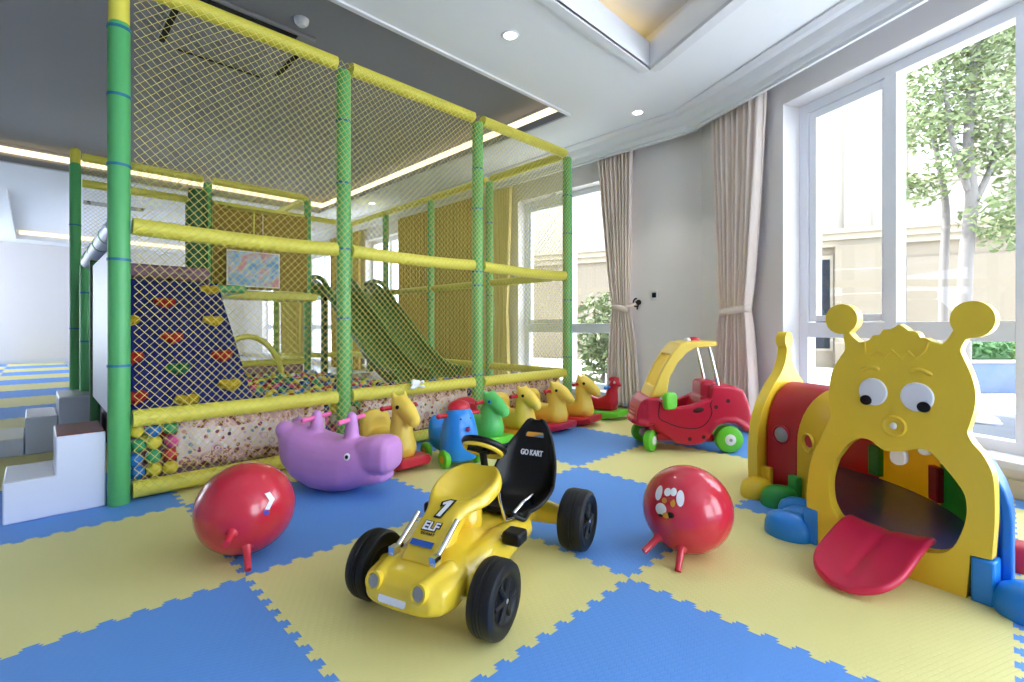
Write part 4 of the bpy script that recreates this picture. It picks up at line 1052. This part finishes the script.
for pts in ([(.168, .752), (.185, .762), (.205, .766), (.228, .760)], [(.322, .757), (.338, .766), (.358, .765), (.386, .750)]):
    mb = MB(); mb.tube([(a, b, 0) for a, b in sm(pts)], [.004]+[.008]*(len(sm(pts))-2)+[.004], 10); onface(mb, 'eyebrow', M['yellow'])
mb = MB(); mb.tube([(a, b, 0) for a, b in [(.178, .862), (.182, .820), (.190, .811), (.206, .822), (.223, .829), (.245, .808), (.267, .836), (.297, .806), (.318, .833), (.339, .808), (.367, .838), (.375, .868)]], .0045, 8); onface(mb, 'hair_line', M['yellow'])
M['tooth'] = mat('tooth_white', (246, 232, 210), .4)
for cx, cz, tw, th_ in ((.283, .436, .052, .060), (.360, .476, .036, .034)):
    mb = MB(); mb.prism([(a_+cx, b_+cz) for a_, b_ in rr(tw, th_, tw*.45, 6)], -.035, -.006, 'xy'); onface(mb, 'tooth', M['tooth'], bevel=.004)
# tongue
rows = []
for i in range(15):
    t = i/14; dep = -.05+.385*t; w = .135*(1-max(0, (t-.55)/.45)**2.6*.98)**.5+.006
    z = .135+.012*t if t < .15 else .137-.118*((t-.15)/.85)**1.15
    row = []
    for k in range(13):
        s = k/6-1; row.append(Vector((.248+w*s+.02*t*(-1), z+.018*abs(s)**3*(1-.5*t)-.012*math.exp(-(s/.12)**2)*(t < .85), dep)))
    rows.append(row)
mb = MB(); mb.loft(rows, False, closed=False); mb.xf(FM)
tg = obj('tongue', mb, M['tongue'], ct, world=True)
for t_, kw in (('SOLIDIFY', dict(thickness=.026, offset=0)), ('SUBSURF', dict(levels=1, render_levels=2))):
    m_ = tg.modifiers.new(t_, t_)
    for a, b in kw.items(): setattr(m_, a, b)
# curved tunnel
TC = Vector((1.884, -.929)); TR = .75; T0 = -101.
def tp(phi, w, z): a = rad(T0+phi); return Vector((TC.x+(TR+w)*cos(a), TC.y+(TR+w)*sin(a), z))
def archring(phi, hw, zs, zt, th, sh=0.):
    o = [(-hw, 0), (-hw, zs*.5)]+[(hw*cos(rad(180-k*10)), zs+(zt-zs)*sin(rad(180-k*10))) for k in range(19)]+[(hw, zs*.5), (hw, 0)]
    h2 = hw-th; i_ = [(-h2, 0), (-h2, zs*.5)]+[(h2*cos(rad(180-k*10)), zs+(zt-th-zs)*sin(rad(180-k*10))) for k in range(19)]+[(h2, zs*.5), (h2, 0)]
    return [tp(phi, w+sh, z) for w, z in o+i_[::-1]]
def seg(name, p0, p1, m, hw=.262, zs=.30, zt=.60, sh=0., label=None):
    mb = MB(); n = 8
    mb.loft([archring(p0+(p1-p0)*k/n, hw, zs, zt, .028, sh) for k in range(n+1)])
    return obj(name, mb, M[m], ct, world=True, bevel=.006, label=label)
SEGS = [(4.3, 22, 'blue', .295, .27, .56, .022), (22.3, 43, 'green', .262, .30, .57, 0), (43.3, 66, 'yellow', .264, .31, .60, 0), (66.3, 88.5, 'red', .262, .30, .60, 0)]
for p0, p1, m, hw, zs, zt, sh in SEGS: seg('tunnel_segment', p0, p1, 'seg_'+m, hw, zs, zt, sh, label='%s arched tunnel segment' % m)
# rounded ribs at the joints
# portholes on the inner side of the curve
def port(phi, z, hw, r, m_ring, m_disc, bulge):
    p = tp(phi, -hw, z); d = (Vector((TC.x, TC.y, 0))-Vector((p.x, p.y, 0))).normalized(); ex = Vector((0, 0, 1)).cross(d)
    m4 = Matrix((ex, d.cross(ex), d)).transposed().to_4x4(); m4.translation = p-d*.004
    mb = MB(); mb.lathe([(r, -.006), (r*1.18, -.002), (r*1.25, .008), (r*1.12, .014), (r, .008), (r, -.006)], 26, 'z'); mb.xf(m4); o = obj('porthole', mb, m_ring, ct, world=True)
    mb = MB(); mb.lathe([(0, -.004), (r, -.004), (r, .003), (r*.7, .003+bulge*.7), (0, .003+bulge)], 24, 'z'); mb.xf(m4); obj('disc', mb, m_disc, o, world=True)
port(78, .335, .262, .042, M['red'], M['grey'], .018)
port(55, .335, .264, .040, M['yellow'], M['hold_red'], .001)
# tail panel
tp_ = sm([(.335, .26), (.315, .38), (.26, .49), (.17, .585), (.085, .655), (.04, .72), (.024, .775), (.022, .80)])
th = [(.325, 0), (.335, .14)]+tp_+arc(0, .842, .044, -58, 238, 16, .05)+[(-a, b) for a, b in tp_][::-1]+[(-.335, .14), (-.325, 0)]
a = rad(T0+89.5); rad_d = Vector((cos(a), sin(a), 0)); tan_d = Vector((-sin(a), cos(a), 0)); c0 = tp(89.5, 0, 0)
TM = Matrix(((rad_d.x, 0, tan_d.x, c0.x), (rad_d.y, 0, tan_d.y, c0.y), (0, 1, 0, 0), (0, 0, 0, 1)))
hole = [(-.19, .02), (-.19, .28)]+[(.19*cos(rad(180-k*12)), .30+.20*sin(rad(180-k*12))) for k in range(1, 15)]+[(.19, .28), (.19, .02)]
mb = holed(th, hole, 0, .055); mb.xf(TM); obj('tail_panel', mb, M['yellow'], ct, world=True, bevel=.009, seg=3, angle=30)
# dark floor pan
mb = MB(); rings = []
for k in range(25):
    ph = 1.5+86*k/24
    top = [(-.232, .105), (-.19, .092), (-.1, .085), (0, .083), (.1, .085), (.19, .092), (.232, .105)]
    rings.append([tp(ph, w, z) for w, z in top]+[tp(ph, w, .0) for w, z in top[::-1]])
mb.loft(rings); obj('floor_pan', mb, M['navy_floor'], ct, world=True, angle=30)
# feet
def foot(phi, side, m, s=1., tab=True):
    hw = .27; p = tp(phi, side*(hw+.10*s), 0); d = tp(phi, side, 0)-tp(phi, 0, 0); d.normalize()
    mb = MB(); prof = [(0, 0), (.078, 0), (.082, .012), (.080, .045), (.070, .075), (.048, .092), (0, .098)]
    mb.lathe(prof, 26, 'z'); tn = Vector((-d.y, d.x, 0))
    mb.xf(Matrix(((d.x*1.15*s, tn.x*.92*s, 0, p.x), (d.y*1.15*s, tn.y*.92*s, 0, p.y), (0, 0, s, 0), (0, 0, 0, 1))))
    o = obj('foot', mb, M[m], ct, world=True)
    if tab:
        mb = MB(); mb.box((-.015, -.032, 0), (.02, .032, .145)); q = tp(phi, side*(hw+.008), 0)
        mb.xf(Matrix(((d.x, tn.x, 0, q.x), (d.y, tn.y, 0, q.y), (0, 0, 1, 0), (0, 0, 0, 1)))); obj('clip_tab', mb, M[m], o, world=True, bevel=.006)
foot(1, -1, 'blue', 1.05, False); foot(23, -1, 'blue', .9); foot(42, -1, 'blue', .9); foot(65, -1, 'foot_green'); foot(87, -1, 'yellow')
foot(1, 1, 'blue', 1.1, False); foot(24, 1, 'red', 1.0)
# blue sockets at the foot of the face
for a0, a1 in ((-.048, .008), (.489, .548)):
    mb = MB(); mb.box((a0, 0, -.075), (a1, .148, .006)); onface(mb, 'socket', M['blue'], bevel=.007)
for phi, m in ((66, 'foot_green'), (43, 'red')):
    p = tp(phi, .222, .12); mb = MB(); a = rad(T0+phi)
    mb.box((-.02, -.034, 0), (.012, .034, .16)); mb.xf(Matrix(((cos(a), -sin(a), 0, p.x), (sin(a), cos(a), 0, p.y), (0, 0, 1, p.z), (0, 0, 0, 1)))); obj('inner_clip', mb, M[m], ct, world=True, bevel=.006)

# ------------------------------------------------------------------ curtains
def curtain(name, label, o, d, nout, s_top, s_tie, s_bot, z_tie, m, off=.09, z1=2.9, folds=9, band=True, ztop_hide=0):
    """pleated cloth hanging on a wall line; s_* are (left,right) spans along d"""
    root = thing('curtain', label, 'curtain', (o[0]+d[0]*sum(s_top)/2-nout[0]*off, o[1]+d[1]*sum(s_top)/2-nout[1]*off, .03), 0, 'window curtains')
    rows = []; nz, nx = 56, folds*10
    for j in range(nz+1):
        z = .03+(z1-.03)*j/nz
        if z_tie:
            if z > z_tie: t = ((z-z_tie)/(z1-z_tie))**.75; A, B = s_tie, s_top
            else: t = ((z_tie-z)/(z_tie-.03))**.6; A, B = s_tie, s_bot
            t = min(1, t)
        else: t = 1; A = B = s_top
        a = A[0]+(B[0]-A[0])*t; b = A[1]+(B[1]-A[1])*t
        amp = .030+.012*t; row = []
        for i in range(nx+1):
            u = i/nx; s = a+(b-a)*u
            w = amp*(sin(2*PI*folds*u+.7*sin(5*u)+.3*sin(z*2+u*7))+.3*sin(2*PI*folds*2.3*u+z))
            row.append(Vector((o[0]+d[0]*s-nout[0]*(off+w), o[1]+d[1]*s-nout[1]*(off+w), z)))
        rows.append(row)
    mb = MB(); mb.loft(rows, False, closed=False); c = obj('cloth', mb, m, root, world=True, angle=180)
    q = c.modifiers.new('thick', 'SOLIDIFY'); q.thickness = .004
    if band and z_tie:
        mb = MB(); rings = []; a, b = s_tie; n = 24
        for k in range(n+1):
            t = 2*PI*k/n; s = (a+b)/2+((b-a)/2+.012)*cos(t); w = .062*sin(t)
            rings.append([Vector((o[0]+d[0]*s-nout[0]*(off+w), o[1]+d[1]*s-nout[1]*(off+w), z_tie+h_+.02*cos(t))) for h_ in (-.032, .032)])
        mb = MB(); mb.loft(rings, False, closed=False); tb = obj('tie_band', mb, m, root, world=True); q = tb.modifiers.new('thick', 'SOLIDIFY'); q.thickness = .006
    return root
BK = ((4.25, 0), (0, 1), (1, 0))
cu1 = curtain('curtain', 'beige tied curtain between the right end of the play frame and the switch', *BK, (.90, 1.38), (.95, 1.16), (.80, 1.26), 1.13, M['curtain'], off=.10, z1=2.92)
cu2 = curtain('curtain', 'beige tied curtain in the corner left of the big window', WC, WD, WN, (.28, .86), (.38, .70), (.28, .80), 1.06, M['curtain'], off=.10, z1=2.92, folds=9)
curtain('curtain', 'beige curtain behind the net at the left side of the nearest back window', *BK, (2.80, 3.35), (2.9, 3.1), (2.85, 3.2), 1.13, M['curtain_gold'], off=.10, z1=2.92, band=False)
curtain('curtain', 'wide gold drape hanging between the two back windows behind the net', *BK, (3.45, 5.72), (3.45, 5.7), (3.45, 5.72), 0, M['gold_drape'], off=.10, z1=2.92, folds=26)
curtain('curtain', 'gold drape behind the slide, left of the second back window', *BK, (7.18, 8.5), (7.18, 8.5), (7.18, 8.5), 0, M['gold_drape'], off=.10, z1=2.92, folds=14)
curtain('curtain', 'gold drape between the two farthest back windows behind the net', *BK, (10.25, 11.55), (10.3, 11.5), (10.25, 11.55), 0, M['gold_drape'], off=.10, z1=2.92, folds=14)
# tie of the left curtain to its hook, switch
hk = thing('curtain_hook', 'dark curved tie back hook on the wall beside the left curtain', 'hook', (4.25, .885, 1.15))
mb = MB(); mb.lathe([(0, -.012), (.03, -.012), (.03, 0), (0, 0)], 16, 'x', (4.25, .885, 1.19)); mb.tube([(4.24, .885, 1.19), (4.19, .885, 1.19)], .010, 10); obj('rosette', mb, M['dark'], hk, world=True)
mb = MB(); mb.tube([(4.19, .885+.035*cos(rad(a)), 1.185+.045*sin(rad(a))) for a in range(100, -171, -18)]+[(4.19, .875, 1.11)], .009, 10); obj('hook', mb, M['dark'], hk, world=True)
mb = MB(); mb.tube([(4.12, .97, 1.14), (4.16, .92, 1.16), (4.185, .885, 1.175)], .017, 10); tb = obj('tie_cord', mb, M['curtain'], cu1, world=True)
sp = thing('wall_switch', 'small grey thermostat switch plate on the white wall between curtains', 'switch', (4.25, .69, 1.25))
mb = MB(); mb.box((4.236, .645, 1.215), (4.25, .735, 1.305)); obj('plate', mb, M['white'], sp, world=True, bevel=.004)
mb = MB(); mb.box((4.230, .668, 1.235), (4.2365, .716, 1.288)); obj('screen', mb, M['dark_glass'], sp, world=True, bevel=.002)

# ceiling fittings -------------------------------------------------------------------
def downlight(x, y, label, z=H):
    o = thing('downlight', label, 'ceiling light', (x, y, z), 0, 'round ceiling downlights')
    mb = MB(); mb.lathe([(.042, 0), (.046, -.008), (.058, -.008), (.064, 0), (.042, 0)], 28, 'z'); obj('ring', mb, M['white'], o)
    mb = MB(); mb.lathe([(0, -.005), (.042, -.005), (.042, -.001), (0, -.001)], 24, 'z'); obj('lens', mb, M['lamp'], o)
downlight(1.86, .50, 'round downlight nearest the camera, above the red hopping balls'); downlight(3.61, .52, 'round downlight in front of the wall between the curtains')
downlight(3.5, 5.5, 'round downlight behind the play frame above the slide')
vt = thing('air_vent', 'small square ceiling vent near the corner of the walls', 'vent', (4.0, .52, H))
mb = MB(); mb.box((3.88, .40, H-.012), (4.0+.02, .64, H)); obj('frame', mb, M['grey'], vt, world=True, bevel=.003)
for k in range(4):
    mb = MB(); mb.box((3.90+.028*k, .42, H-.018), (3.91+.028*k, .62, H-.012)); obj('slat', mb, M['dark'], vt, world=True)
ac = thing('air_conditioner', 'square ceiling cassette air conditioner with black slots above the net', 'air conditioner', (.61, 2.43, H+.27))
mb = MB(); mb.box((.14, 1.96, H+.238), (1.08, 2.90, H+.27)); obj('panel', mb, M['tray'], ac, world=True, bevel=.01)
for x0, y0, x1, y1 in ((.16, 2.27, .20, 2.83), (1.02, 2.25, 1.06, 2.74), (.28, 1.98, .94, 2.03), (.3, 2.86, .96, 2.88)):
    mb = MB(); mb.box((x0, y0, H+.230), (x1, y1, H+.239)); obj('air_slot', mb, M['dark'], ac, world=True)
mb = MB(); mb.box((.34, 2.16, H+.233), (.88, 2.72, H+.239)); obj('grille', mb, M['tray'], ac, world=True, bevel=.004)
sk = thing('smoke_detector', 'round white smoke detector on the ceiling beside the yellow top rail', 'smoke detector', (.90, 1.80, H+.27))
mb = MB(); mb.lathe([(0, -.05), (.03, -.05), (.05, -.03), (.055, 0), (0, 0)], 24, 'z'); obj('case', mb, M['white'], sk)
a2 = thing('air_conditioner', 'ceiling cassette air conditioner at the far end behind the left posts', 'air conditioner', (.55, 9.6, H+.24))
mb = MB(); mb.box((.1, 9.2, H+.20), (1.0, 10.1, H+.24)); obj('panel', mb, M['tray'], a2, world=True, bevel=.01)
for bx in (((.14, 9.35), (.19, 9.95)), ((.3, 9.23), (.85, 9.28)), ((.92, 9.35), (.97, 9.95))):
    mb = MB(); mb.box((bx[0][0], bx[0][1], H+.192), (bx[1][0], bx[1][1], H+.201)); obj('air_slot', mb, M['dark'], a2, world=True)

# ------------------------------------------------------------------ outdoors
mb = MB(); mb.box((4.6, -30, -.3), (40, 40, -.12)); mb.box((1.2, -30, -.3), (4.6, -7, -.12)); pw = [WC+WN*.24+WD*s for s in (-.3, 7.5)]; mb.prism([tuple(pw[0]), (4.62, .2), (4.62, -7.01), tuple(pw[1])], -.3, -.12, 'xy'); struct('ground', mb, M['pave'], smooth=False)
BD = Vector((.295, -.953, 0)); B0 = at(850, 326, 12.); B0.z = 0; BN = Vector((-.953, -.295, 0))       # facade direction, towards us
bd = thing('building', 'pale stone building with cornice and pilasters outside the big window', 'building', (B0.x, B0.y, -.12))
def bbox(a0, a1, n0, n1, z0, z1, mb):
    st = len(mb.v); mb.box((a0, n0, z0), (a1, n1, z1)); mb.xf(Matrix(((BD.x, BN.x, 0, B0.x), (BD.y, BN.y, 0, B0.y), (0, 0, 1, 0), (0, 0, 0, 1))), st)
mb = MB(); bbox(-14, 8, -2.2, -.6, -.12, 9, mb); obj('upper_wall', mb, M['stone_pale'], bd, world=True, smooth=False)
mb = MB(); bbox(-14, 8, -.6, 0, -.12, 2.9, mb); obj('base_wall', mb, M['stone'], bd, world=True, smooth=False)
mb = MB(); bbox(-14, 8, -.6, .12, 2.9, 3.05, mb); bbox(-14, 8, -.6, .24, 3.05, 3.2, mb); bbox(-14, 8, -.6, .34, 3.2, 3.3, mb); obj('cornice', mb, M['stone_light'], bd, world=True, smooth=False)
mb = MB(); bbox(-.33, .75, 0, .25, -.12, 2.9, mb); obj('pier', mb, M['stone'], bd, world=True, smooth=False)
for z in (.5, 1.1, 1.7, 2.3):
    mb = MB(); bbox(-.335, .755, .0, .252, z, z+.025, mb); obj('joint', mb, M['stone_light'], bd, world=True, smooth=False)
for a in (-3.2, .2, 3.4):
    mb = MB(); bbox(a-.28, a+.28, -.6, -.42, 3.3, 9, mb); obj('pilaster', mb, M['stone_light'], bd, world=True, smooth=False)
for a in (-1.55, 1.9, 5.0):
    mb = MB(); bbox(a-.65, a+.65, -.6, -.54, 4.4, 7.4, mb); w_ = obj('window', mb, M['stone_light'], bd, world=True, smooth=False)
    mb = MB(); bbox(a-.5, a+.5, -.58, -.53, 4.55, 7.2, mb); obj('glazing', mb, M['pave'], w_, world=True, smooth=False)
mb = MB(); bbox(-1.2, -.36, -.02, .03, .3, 2.7, mb); w_ = obj('window', mb, M['stone_light'], bd, world=True, smooth=False)
mb = MB(); bbox(-1.14, -.42, .0, .04, .36, 2.6, mb); obj('dark_glazing', mb, M['dark_glass'], w_, world=True, smooth=False, label='dark ground floor window')
mb = MB(); bbox(1.1, 3.4, 0, .05, .3, 2.55, mb); obj('wall_panel', mb, M['stone'], bd, world=True, smooth=False)
# trees
def leaves(mb, c, rad_, n, sz):
    for _ in range(n):
        while True:
            p = Vector((R.uniform(-1, 1), R.uniform(-1, 1), R.uniform(-1, 1)))
            if .15 < p.length < 1: break
        p = Vector(c)+Vector((p.x*rad_[0], p.y*rad_[1], p.z*rad_[2]))
        a = Vector((R.uniform(-1, 1), R.uniform(-1, 1), R.uniform(-.6, .6))).normalized(); b = a.orthogonal().normalized()
        b = (b*cos(R.random()*6)+a.cross(b)*sin(R.random()*6)); s = sz*R.uniform(.7, 1.3)
        mb.add([p-a*s, p+b*s*.38, p+a*s, p-b*s*.38], [(0, 1, 2, 3)])
def tree(label, base_, trunks, clumps, sz=.09, m='leaf', dens=240):
    o = thing('tree', label, 'tree', base_)
    mb = MB()
    for pts, rs in trunks: mb.tube(smooth_line(pts, 4), [rs[0]+(rs[1]-rs[0])*k/(4*(len(pts)-1)) for k in range(4*(len(pts)-1)+1)], 10)
    obj('trunk', mb, M['bark'], o, world=True)
    mb = MB()
    for c, r in clumps: leaves(mb, c, (r, r, r*.8), int(dens*r*r*9), sz)
    obj('foliage', mb, M[m], o, world=True, smooth=False)
    return o
FT_ = 6.2
def q(u, v, F=FT_): return at(u, v, F)
b1 = q(962, 360); b1.z = -.12
tree('leafy tree with forked pale trunk right behind the big window', b1[:],
     [([b1, q(966, 260), q(972, 200), q(968, 150), q(972, 80), q(980, 20)], (.085, .035)), ([q(970, 210), q(990, 170), q(1003, 120)], (.05, .02)), ([q(969, 190), q(952, 140), q(944, 70)], (.045, .02))],
     [(q(985, 25), .75), (q(950, 60), .55), (q(1000, 90), .7), (q(965, 110), .5), (q(930, 120), .38), (q(1012, 140), .5), (q(985, 155), .35), (q(950, 165), .3), (q(997, 215, 6.0), .38), (q(1010, 230, 6.0), .35), (q(1015, 30), .7), (q(925, 85), .3), (q(955, 20), .6), (q(975, -30), .8), (q(1030, 190), .4)], .05)
b2 = q(943, 360, 6.6); b2.z = -.12
tree('slim pale tree left of the forked tree outside the big window', b2[:],
     [([b2, q(944, 270, 6.6), q(946, 210, 6.6), q(938, 160, 6.6), q(930, 120, 6.6)], (.06, .025))], [(q(922, 190, 6.6), .30), (q(908, 180, 6.6), .22), (q(932, 130, 6.6), .4), (q(915, 110, 6.6), .25)], .05)
# hedge, kerb, stone ledge, ground lamp
def along(F, u0, u1, v0, v1, dep):
    a, b = at(u0, v0, F), at(u1, v0, F); zt, zb = a.z, at(u0, v1, F).z; d = (b-a).normalized(); n = Vector((-d.y, d.x, 0)); n = n if n.dot(Vector((1, 0, 0))) > 0 else -n
    return a, b, n*dep, zb, zt
a, b, n, zb, zt = along(7.6, 955, 1080, 345, 359, .7)
hg = thing('hedge', 'clipped green hedge beyond the big window', 'hedge', (a.x, a.y, zb))
mb = MB(); L_ = (b-a).length
for k in range(2600):
    p = a.lerp(b, R.random())+n*R.random(); p.z = zb+(zt-zb)*R.random()**.6
    leaves(mb, p, (.05, .05, .05), 1, .06)
obj('foliage', mb, M['hedge'], hg, world=True, smooth=False)
mb = MB(); mb.prism([(p.x, p.y) for p in (a+n*.1, b+n*.1, b+n*.9, a+n*.9)], zb, zt-.06, 'xy'); obj('core', mb, M['hedge'], hg, world=True, smooth=False)
kb = thing('planter_wall', 'low blue grey planter wall under the clipped hedge', 'planter', (a.x, a.y, -.12))
mb = MB(); mb.prism([(p.x, p.y) for p in (a-n*.15, b-n*.15, b+n*1.1, a+n*1.1)], -.12, zb-.02, 'xy'); obj('wall', mb, M['band'], kb, world=True, bevel=.01)
mb = MB(); mb.prism([(p.x, p.y) for p in (a-n*.2, b-n*.2, b+n*1.15, a+n*1.15)], zb-.06, zb-.01, 'xy'); obj('coping', mb, M['stone_light'], kb, world=True, bevel=.01)
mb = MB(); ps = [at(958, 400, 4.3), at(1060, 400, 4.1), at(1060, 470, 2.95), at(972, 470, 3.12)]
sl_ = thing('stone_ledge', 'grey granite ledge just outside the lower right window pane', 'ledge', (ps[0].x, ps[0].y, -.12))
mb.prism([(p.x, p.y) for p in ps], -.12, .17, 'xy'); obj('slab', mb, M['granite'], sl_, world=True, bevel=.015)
lp = atz(985, 423, .17); gl = thing('ground_lamp', 'round white ground lamp on the granite ledge', 'lamp', (lp.x, lp.y, .17))
mb = MB(); mb.lathe([(0, 0), (.085, 0), (.088, .02), (.075, .045), (.04, .06), (0, .064)], 28, 'z'); obj('dome', mb, M['white'], gl)
mb = MB(); mb.lathe([(0, 0), (.10, 0), (.10, .012), (0, .012)], 28, 'z'); obj('ring', mb, M['grey'], gl)
# shrubs behind the back window
for (x, y, r, h_), l in (((5.9, 1.35, .55, .95), 'pale round shrub outside the back window, right of the end post'), ((5.6, 2.3, .45, .85), 'shrub outside the back window behind the net')):
    o = thing('shrub', l, 'shrub', (x, y, -.12)); mb = MB()
    leaves(mb, (x, y, h_), (r, r, .62), 900, .07); leaves(mb, (x, y, .35), (r*.8, r*.8, .35), 400, .06); obj('foliage', mb, M['leaf'], o, world=True, smooth=False)
    mb = MB(); mb.tube([(x, y, -.12), (x+.02, y, .4), (x, y, h_)], .03, 8); mb.tube([(x, y, .2), (x+.15, y+.1, h_)], .02, 8); obj('stem', mb, M['bark'], o, world=True)

# ------------------------------------------------------------------ light and camera
sc = bpy.context.scene
w = bpy.data.worlds.new('sky'); sc.world = w; w.use_nodes = True
bg = w.node_tree.nodes['Background']; bg.inputs[0].default_value = (.79, .90, 1.0, 1); bg.inputs[1].default_value = SKY
def lamp(name, kind, loc, rot, energy, size=None, color=(1, 1, 1), sy=None):
    l = bpy.data.lights.new(name, kind); l.energy = energy; l.color = color
    if size is not None:
        if kind == 'AREA':
            l.size = size
            if sy: l.shape = 'RECTANGLE'; l.size_y = sy
        elif kind == 'SUN': l.angle = size
    o = bpy.data.objects.new(name, l); C.objects.link(o); o.location = loc; o.rotation_euler = rot; return o
lamp('sun', 'SUN', (0, 0, 10), Vector((.18*.64, -.98*.64, -.77)).to_track_quat('-Z', 'Y').to_euler(), SUN, rad(2), (1, .96, .9)) if SUN else None
for x, y in ((1.86, .5), (3.61, .52), (3.5, 5.5)):
    l = lamp('downlight_beam', 'SPOT', (x, y, H-.02), (0, 0, 0), 12, color=(1, .95, .86)); l.data.spot_size = rad(80); l.data.spot_blend = .6; l.data.shadow_soft_size = .05
cam = bpy.data.cameras.new('camera'); co = bpy.data.objects.new('camera', cam); C.objects.link(co)
cam.sensor_width = 36; cam.lens = FPX/1024*36; cam.shift_y = -(341-HZ)/1024; cam.clip_start = .05; cam.clip_end = 200
co.location = (AX, AY, CH); co.rotation_euler = (rad(90), 0, YAW-rad(90))
sc.camera = co
sc.view_settings.view_transform = 'Standard'; sc.view_settings.look = 'None'; sc.view_settings.gamma = 1; sc.view_settings.use_curve_mapping = False
sc.view_settings.exposure = EXPO
sc.cycles.use_denoising = True; sc.cycles.max_bounces = 8; sc.cycles.diffuse_bounces = 5; sc.cycles.transparent_max_bounces = 16
sc.cycles.caustics_reflective = False; sc.cycles.caustics_refractive = False; sc.cycles.sample_clamp_indirect = 8
